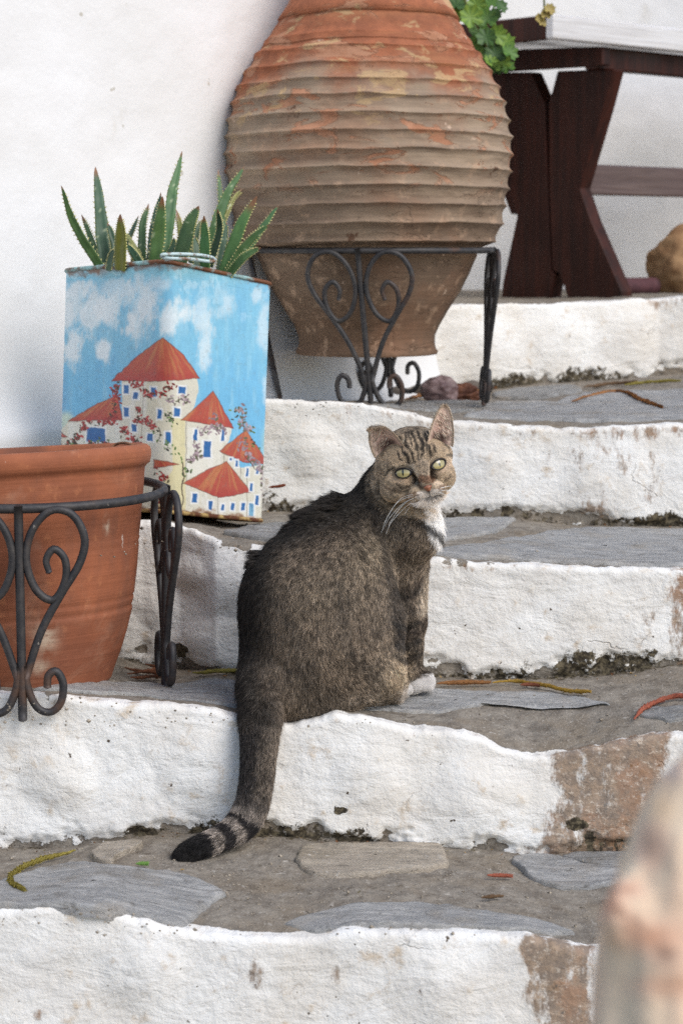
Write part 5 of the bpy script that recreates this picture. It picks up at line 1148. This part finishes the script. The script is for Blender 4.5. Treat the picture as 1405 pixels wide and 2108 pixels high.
# ears
def ear(base, tip, halfw, facing, name='ear', notch=False, side=1):
    base, tip = np.array(base), np.array(tip); ax = tip - base; Hh = np.linalg.norm(ax); ax /= Hh
    f = np.array(facing, float); f -= ax * (f @ ax); f /= np.linalg.norm(f); sd = np.cross(ax, f)
    nv, nu = 26, 25; v, u = np.meshgrid(np.linspace(-.12, 1, nv), np.linspace(-1, 1, nu), indexing='ij')
    vv = np.clip(v, 0, 1); wd = halfw * (np.clip(1 - vv, 0, 1) ** .50) * (1 + .12 * np.sin(vv * math.pi)); wd = np.maximum(wd, .0012)
    dep = -.42 * halfw * (1 - u ** 2) * (1 - .75 * vv); cx = sd * 0
    Vt = base + ax * (v * Hh)[..., None] + sd * (u * wd)[..., None] + f * (dep + .10 * halfw * np.abs(u) ** 3)[..., None]
    Vt += ax * (-.10 * Hh * (np.abs(u) ** 2) * (1 - vv))[..., None]
    if notch:   # folded, torn tip
        fold = sstep(.74, 1., v); Vt += (-Xh * .007 + f * .004)[None, None] * fold[..., None]; Vt -= ax * (fold * .004)[..., None]
    Vt = Vt - (0 * f); V1 = Vt.reshape(-1, 3); nn = np.cross(np.gradient(Vt, axis=0), np.gradient(Vt, axis=1)).reshape(-1, 3); nn /= np.linalg.norm(nn, axis=1)[:, None] + 1e-9
    sgn = np.sign((nn @ f).mean()); nn *= sgn; V2 = V1 - nn * .0016
    F = gridfaces(nv, nu); F1 = F if sgn > 0 else F[:, ::-1]; F2 = F1[:, ::-1] + len(V1)
    er = []
    b = [i * nu for i in range(nv)]; b2 = [i * nu + nu - 1 for i in range(nv)]; tp_ = [(nv - 1) * nu + j for j in range(nu)]
    for lst in (b, b2, tp_):
        for i, j in zip(lst[:-1], lst[1:]): er.append([i, j, j + len(V1), i + len(V1)])
    uf, vf = u.ravel(), vv.ravel(); q = np.clip(1 - (uf * 1.05) ** 2, 0, 1) * np.clip(1 - vf, 0, 1)
    c_in = np.outer(1 - q, [.72, .56, .46]) + np.outer(q, [.68, .42, .36]); ed = sstep(.82, .98, np.maximum(np.abs(uf), vf))[:, None]; c_in = c_in * (1 - ed) + np.array([.42, .33, .24]) * ed
    c_in = c_in * (1 - .8 * sstep(.32, .05, vf) * sstep(.9, .3, np.abs(uf)))[:, None]  # shadow deep in the ear cup, painted into the inner colour
    c_out = np.tile([.15, .115, .085], (len(V1), 1)); c_in = c_in * (1 + .28 * fbm(uf * 7 + vf * 3, vf * 2.2, oct=3, s=5))[:, None]
    o = mk(name, np.vstack([V1, V2]) - cat_loc, np.vstack([F1, F2, np.array(er)]), M_SKIN, cat, cols=np.vstack([c_in, c_out]))
    # hair: back of the ear, rim, inner tufts
    n = 400; i = RNG.integers(0, nv - 1, n); j = RNG.integers(0, nu - 1, n); a, b_ = RNG.random(n)[:, None], RNG.random(n)[:, None]
    g = lambda A, i, j: A.reshape(nv, nu, 3)[i, j]
    root = (g(V2, i, j) * (1 - a) + g(V2, i + 1, j) * a) * (1 - b_) + (g(V2, i, j + 1) * (1 - a) + g(V2, i + 1, j + 1) * a) * b_; no = -g(nn, i, j)
    d1 = ax + no * .9 + RNG.normal(0, .12, (n, 3)); col1 = np.tile([.13, .10, .07], (n, 1)) * RNG.uniform(.5, 1.7, (n, 1))
    m = 900; i = RNG.integers(0, nv - 1, m); j = np.where(RNG.random(m) < .5, RNG.integers(0, 2, m), RNG.integers(nu - 2, nu, m)); r2 = g(V1, i, j) + (RNG.random((m, 1))) * (g(V1, i + 1, j) - g(V1, i, j)); sidev = np.where(j < nu / 2, -1, 1)[:, None] * sd
    d2 = ax * .9 + sidev * .5 + RNG.normal(0, .15, (m, 3)); col2 = np.tile([.6, .48, .36], (m, 1)) * RNG.uniform(.6, 1.4, (m, 1))
    w = 130; i = RNG.integers(1, int(nv * .75), w); j = np.clip((RNG.beta(1.2, 2.2, w) * nu).astype(int), 0, nu - 1); j = nu - 1 - j if side > 0 else j
    j = nu - 1 - j
    r3 = g(V1, i, j) + RNG.normal(0, .0006, (w, 3)); d3 = ax * .75 + f * .35 + sd * side * (.75) + RNG.normal(0, .16, (w, 3)); col3 = np.tile([.80, .68, .56], (w, 1)) * RNG.uniform(.5, 1.35, (w, 1))
    k3 = 60; i = RNG.integers(0, nv - 1, k3); j = RNG.integers(1, nu - 1, k3); r4 = g(V1, i, j); d4 = ax + g(nn, i, j) * .25 + RNG.normal(0, .2, (k3, 3)); col4 = np.tile([.7, .55, .45], (k3, 1)) * RNG.uniform(.6, 1.3, (k3, 1))
    Rt = np.vstack([root, r2, r3, r4]); Dd = np.vstack([d1, d2, d3, d4]); Dd /= np.linalg.norm(Dd, axis=1)[:, None]
    Ln = np.concatenate([RNG.uniform(.002, .0035, n), RNG.uniform(.0016, .0032, m), RNG.uniform(.010, .018, w), RNG.uniform(.0015, .003, k3)])
    s_ = strands('fur', Rt, Dd, Ln, np.clip(np.vstack([col1, col2, col3, col4]), 0, .9), np.concatenate([np.full(n + m, .00010), np.full(w, .00020), np.full(k3, .0001)]), o); return o
def toward(px, py, Y): return P(px, py, Y)
ear(toward(796, 920, 2.770), toward(769, 871, 2.757), .0220, Fh * .85 - Xh * .45, notch=True, side=1)
ear(toward(906, 904, 2.778), toward(914, 833, 2.772), .0185, Fh * .95 + Xh * .25, side=-1)

# eyes: dark lid, glassy iris with slit pupil
M_EYE = mat_col('cat_eye', .08, .6, coat=1.); M_LID = mat_simple('dark_eyelid', lin(30, 22, 20), lin(18, 14, 13), 80, .4, .4, .0002)
for e, sgn in zip(EYES, (-1, 1)):
    c0 = hd(e[0], e[1] - .0005, e[2]); slant = R(10) * sgn
    ax_ = Xh * math.cos(slant) + Uh * math.sin(slant); ay = -Xh * math.sin(slant) + Uh * math.cos(slant); out = Fh * .93 + Xh * sgn * .30; out /= np.linalg.norm(out)
    ax_ = ax_ - out * (ax_ @ out); ax_ /= np.linalg.norm(ax_); ay = np.cross(out, ax_)
    A, B_ = .0114, .0071; nr, na = 22, 64; rr, aa = np.meshgrid(np.linspace(0, 1, nr), np.linspace(0, 2 * math.pi, na, endpoint=False), indexing='ij')
    ca, sa = np.cos(aa), np.sin(aa); sh = 1 - .0 * ca
    X_ = A * rr * np.sign(ca) * np.abs(ca) ** 1.0; Y_ = B_ * rr * sa * (1 - .30 * np.abs(ca) ** 3) * np.where(sa > 0, .74, 1.0)
    D_ = .0042 * (1 - (X_ / .0125) ** 2 - (Y_ / .0125) ** 2)
    Ve = c0 + X_[..., None] * ax_ + Y_[..., None] * ay + D_[..., None] * out
    ix, iy = X_ + .0002, Y_ - .0003; ri = np.hypot(ix, iy); ang = np.arctan2(iy, ix)
    col = np.tile([.40, .335, .14], (nr * na, 1)).reshape(nr, na, 3); f_ = (fbm(np.cos(ang) * 6, np.sin(ang) * 6, ri * 200, 3, 5))[..., None]
    col = col * (1 + .25 * f_); col = col * (1 - .25 * sstep(.004, .0015, ri)[..., None]) + np.array([.30, .36, .14]) * .25 * sstep(.004, .0015, ri)[..., None]
    col = col * (1 - .6 * sstep(.000, .006, iy)[..., None]); rim = sstep(.0082, .0096, ri)[..., None]; col = col * (1 - rim) + np.array([.03, .025, .02]) * rim  # shade of the upper lid painted on the iris, then its dark rim
    pup = sstep(1.15, .9, np.sqrt((ix / .0013) ** 2 + (iy / .0050) ** 2))[..., None]; col = col * (1 - pup) + .004 * pup
    eo = mk('eye', Ve.reshape(-1, 3) - cat_loc, gridfaces(nr, na, False, True), M_EYE, cat, cols=np.clip(col, 0, .9).reshape(-1, 3))
    pr = c0 + (X_[-1] * 1.04)[:, None] * ax_ + (Y_[-1] * 1.06)[:, None] * ay + (D_[-1] + .0002)[:, None] * out
    lidr = .00085 + .0005 * np.maximum(0, np.sin(aa[-1])) + .0009 * np.maximum(0, -ca[-1] * sgn) ** 6
    mk('eyelid', *tube_geo(pr - cat_loc, lidr, 8, True), M_LID, eo)
# nose leather and mouth
fr_ = [(0, .0620, -.0285), (-.0052, .0600, -.0215), (.0052, .0600, -.0215), (0, .0650, -.0222), (0, .0625, -.0200), (-.0028, .0618, -.0272), (.0028, .0618, -.0272)]
a = np.linspace(0, 2 * math.pi, 24, endpoint=False); rad_ = 1 / np.maximum(np.maximum(np.sin(a), np.cos(a + R(30)) * 1.05), -np.cos(a - R(30) + 0) * 1.05 + 0 * a).clip(.6, 2)
nv_ = []
for q in (0., .5, .85, 1.05):
    for t in a:
        w_ = .0078 * (0.62 + .38 * math.sin(t)); x_ = w_ * math.cos(t) * q * 1.05; u_ = .0056 * math.sin(t) * q
        nv_.append(hd(x_, .0638 - .0036 * q ** 2, -.0325 + u_))
nv_ = np.array(nv_); nx, nf_, nu_ = head_local(nv_)
nc_ = np.where(((np.hypot(nx / .0078, (nu_ + .0325) / .0056) > .80) | (np.abs(nx) > .0038) & (nu_ < -.0325))[:, None], [.03, .017, .014], [.30, .12, .065])
mk('nose', nv_ - cat_loc, gridfaces(4, 24, False, True), mat_col('nose_leather', .4, .4, 200, .0004), cat, cols=nc_)
mo = smooth_path([hd(-.010, .0540, -.0478), hd(-.005, .0570, -.0465), hd(0, .0590, -.0440), hd(.005, .0570, -.0465), hd(.009, .0540, -.0478)], 24)
V, F = join([tube_geo(mo[9:-9] - cat_loc, .00045, 6), tube_geo(smooth_path([hd(0, .0605, -.0365), hd(0, .0600, -.040), hd(0, .0590, -.0432)], 8) - cat_loc, .0006, 6)])
mk('mouth', V, F, M_LID, cat)
# whiskers
M_WH = mat_simple('whisker_white', lin(240, 240, 236), lin(225, 225, 220), 30, .4)
WH = [([(700, 1035), (560, 1090), (450, 1240), (395, 1390)], 2.74), ([(720, 1050), (600, 1110), (470, 1250), (410, 1360)], 2.74), ([(705, 1075), (600, 1170), (490, 1290), (440, 1400)], 2.735), ([(690, 1020), (600, 1050), (520, 1130), (430, 1290)], 2.74), ([(720, 1080), (660, 1150), (620, 1210)], 2.74), ([(700, 1060), (640, 1090), (560, 1170), (480, 1290), (465, 1340)], 2.73),
      ([(960, 960), (1060, 940), (1160, 960)], 2.72), ([(965, 980), (1070, 985), (1150, 1030)], 2.72), ([(955, 1000), (1040, 1040), (1090, 1110)], 2.72)]
for pts, Yw in WH:
    q = Z3(pts); p = smooth_path([P(a_[0], a_[1], Yw + (.0 if i else -.022 if pts[0][1] > 900 else .0)) for i, a_ in enumerate(q)], 18); p[0] = P(*q[0], 2.703 if pts[0][1] > 900 else 2.72)
    V, F = tube_geo(p - cat_loc, np.linspace(.00034, .0001, 18), 5); mk('whisker', V, F, M_WH, cat)
#@@STUMP
# ---------------------------------------------------------------- pale gnarled trunk close to the camera
ft_ = Field((.10, .92, -.2), (.34, 1.18, .66), .005)
def c2(a, b, k=.02): (p, r), (q, s) = Q(*a), Q(*b); ft_.cap(p, q, r, s, k)
c2((1462, 1600, 1.05, 84), (1440, 1700, 1.05, 82), .02); c2((1440, 1700, 1.05, 84), (1425, 1800, 1.05, 118), .03); c2((1425, 1800, 1.05, 118), (1392, 1960, 1.05, 140), .03)
c2((1392, 1960, 1.05, 140), (1395, 2150, 1.05, 160), .03); c2((1400, 2150, 1.05, 165), (1430, 3300, 1.05, 230), .03)
c2((1300, 1840, 1.03, 44), (1285, 1885, 1.03, 42), .012); c2((1285, 1885, 1.03, 40), (1300, 1920, 1.03, 34), .012); c2((1340, 1560, 1.04, .1), (1345, 1561, 1.04, .1), .001)
TV, TF = ft_.mesh(); TV = relax(TV, TF, 2); TN = vnormals(TV, TF)
if (TN[:, 0] * (TV[:, 0] - TV[:, 0].mean())).mean() < 0: TF = TF[:, ::-1].copy(); TN = -TN
TV = TV + TN * (.007 * fbm(TV[:, 0] * 30, TV[:, 1] * 30, TV[:, 2] * 14, 4, 3) - .002 * sstep(.12, .4, fbm(TV[:, 0] * 55, TV[:, 1] * 55, TV[:, 2] * 7, 3, 8)))[:, None]
px, py = proj(TV); tc = np.tile(lin(242, 206, 178), (len(TV), 1)); nn_ = fbm(TV[:, 0] * 40, TV[:, 1] * 40, TV[:, 2] * 8, 3, 4)[:, None]; tc = tc * (1.08 + .2 * nn_)
for cx, cy, rx, ry, co in ((1272, 1870, 16, 12, (80, 50, 44)), (1300, 1902, 16, 14, (120, 60, 48)), (1250, 1850, 22, 40, (206, 140, 104)), (1370, 1965, 26, 18, (96, 70, 66)), (1340, 1740, 26, 40, (190, 154, 132)), (1290, 1830, 26, 14, (176, 130, 108)), (1390, 2030, 70, 20, (200, 150, 118)), (1385, 1590, 20, 14, (190, 182, 176)), (1360, 1660, 26, 40, (246, 206, 164)), (1340, 1930, 60, 26, (212, 150, 116))):
    w_ = .7 * np.exp(-(((px - cx) / rx) ** 2 + ((py - cy) / ry) ** 2))[:, None]; tc = tc * (1 - w_) + lin(*co) * w_
tr = mk('tree_trunk', TV, TF, mat_col('pale_bark', .8, .15, 40, .004), cols=np.clip(tc, 0, .9)); tag(tr, 'pale peach gnarled trunk out of focus in front of the steps', 'tree trunk')
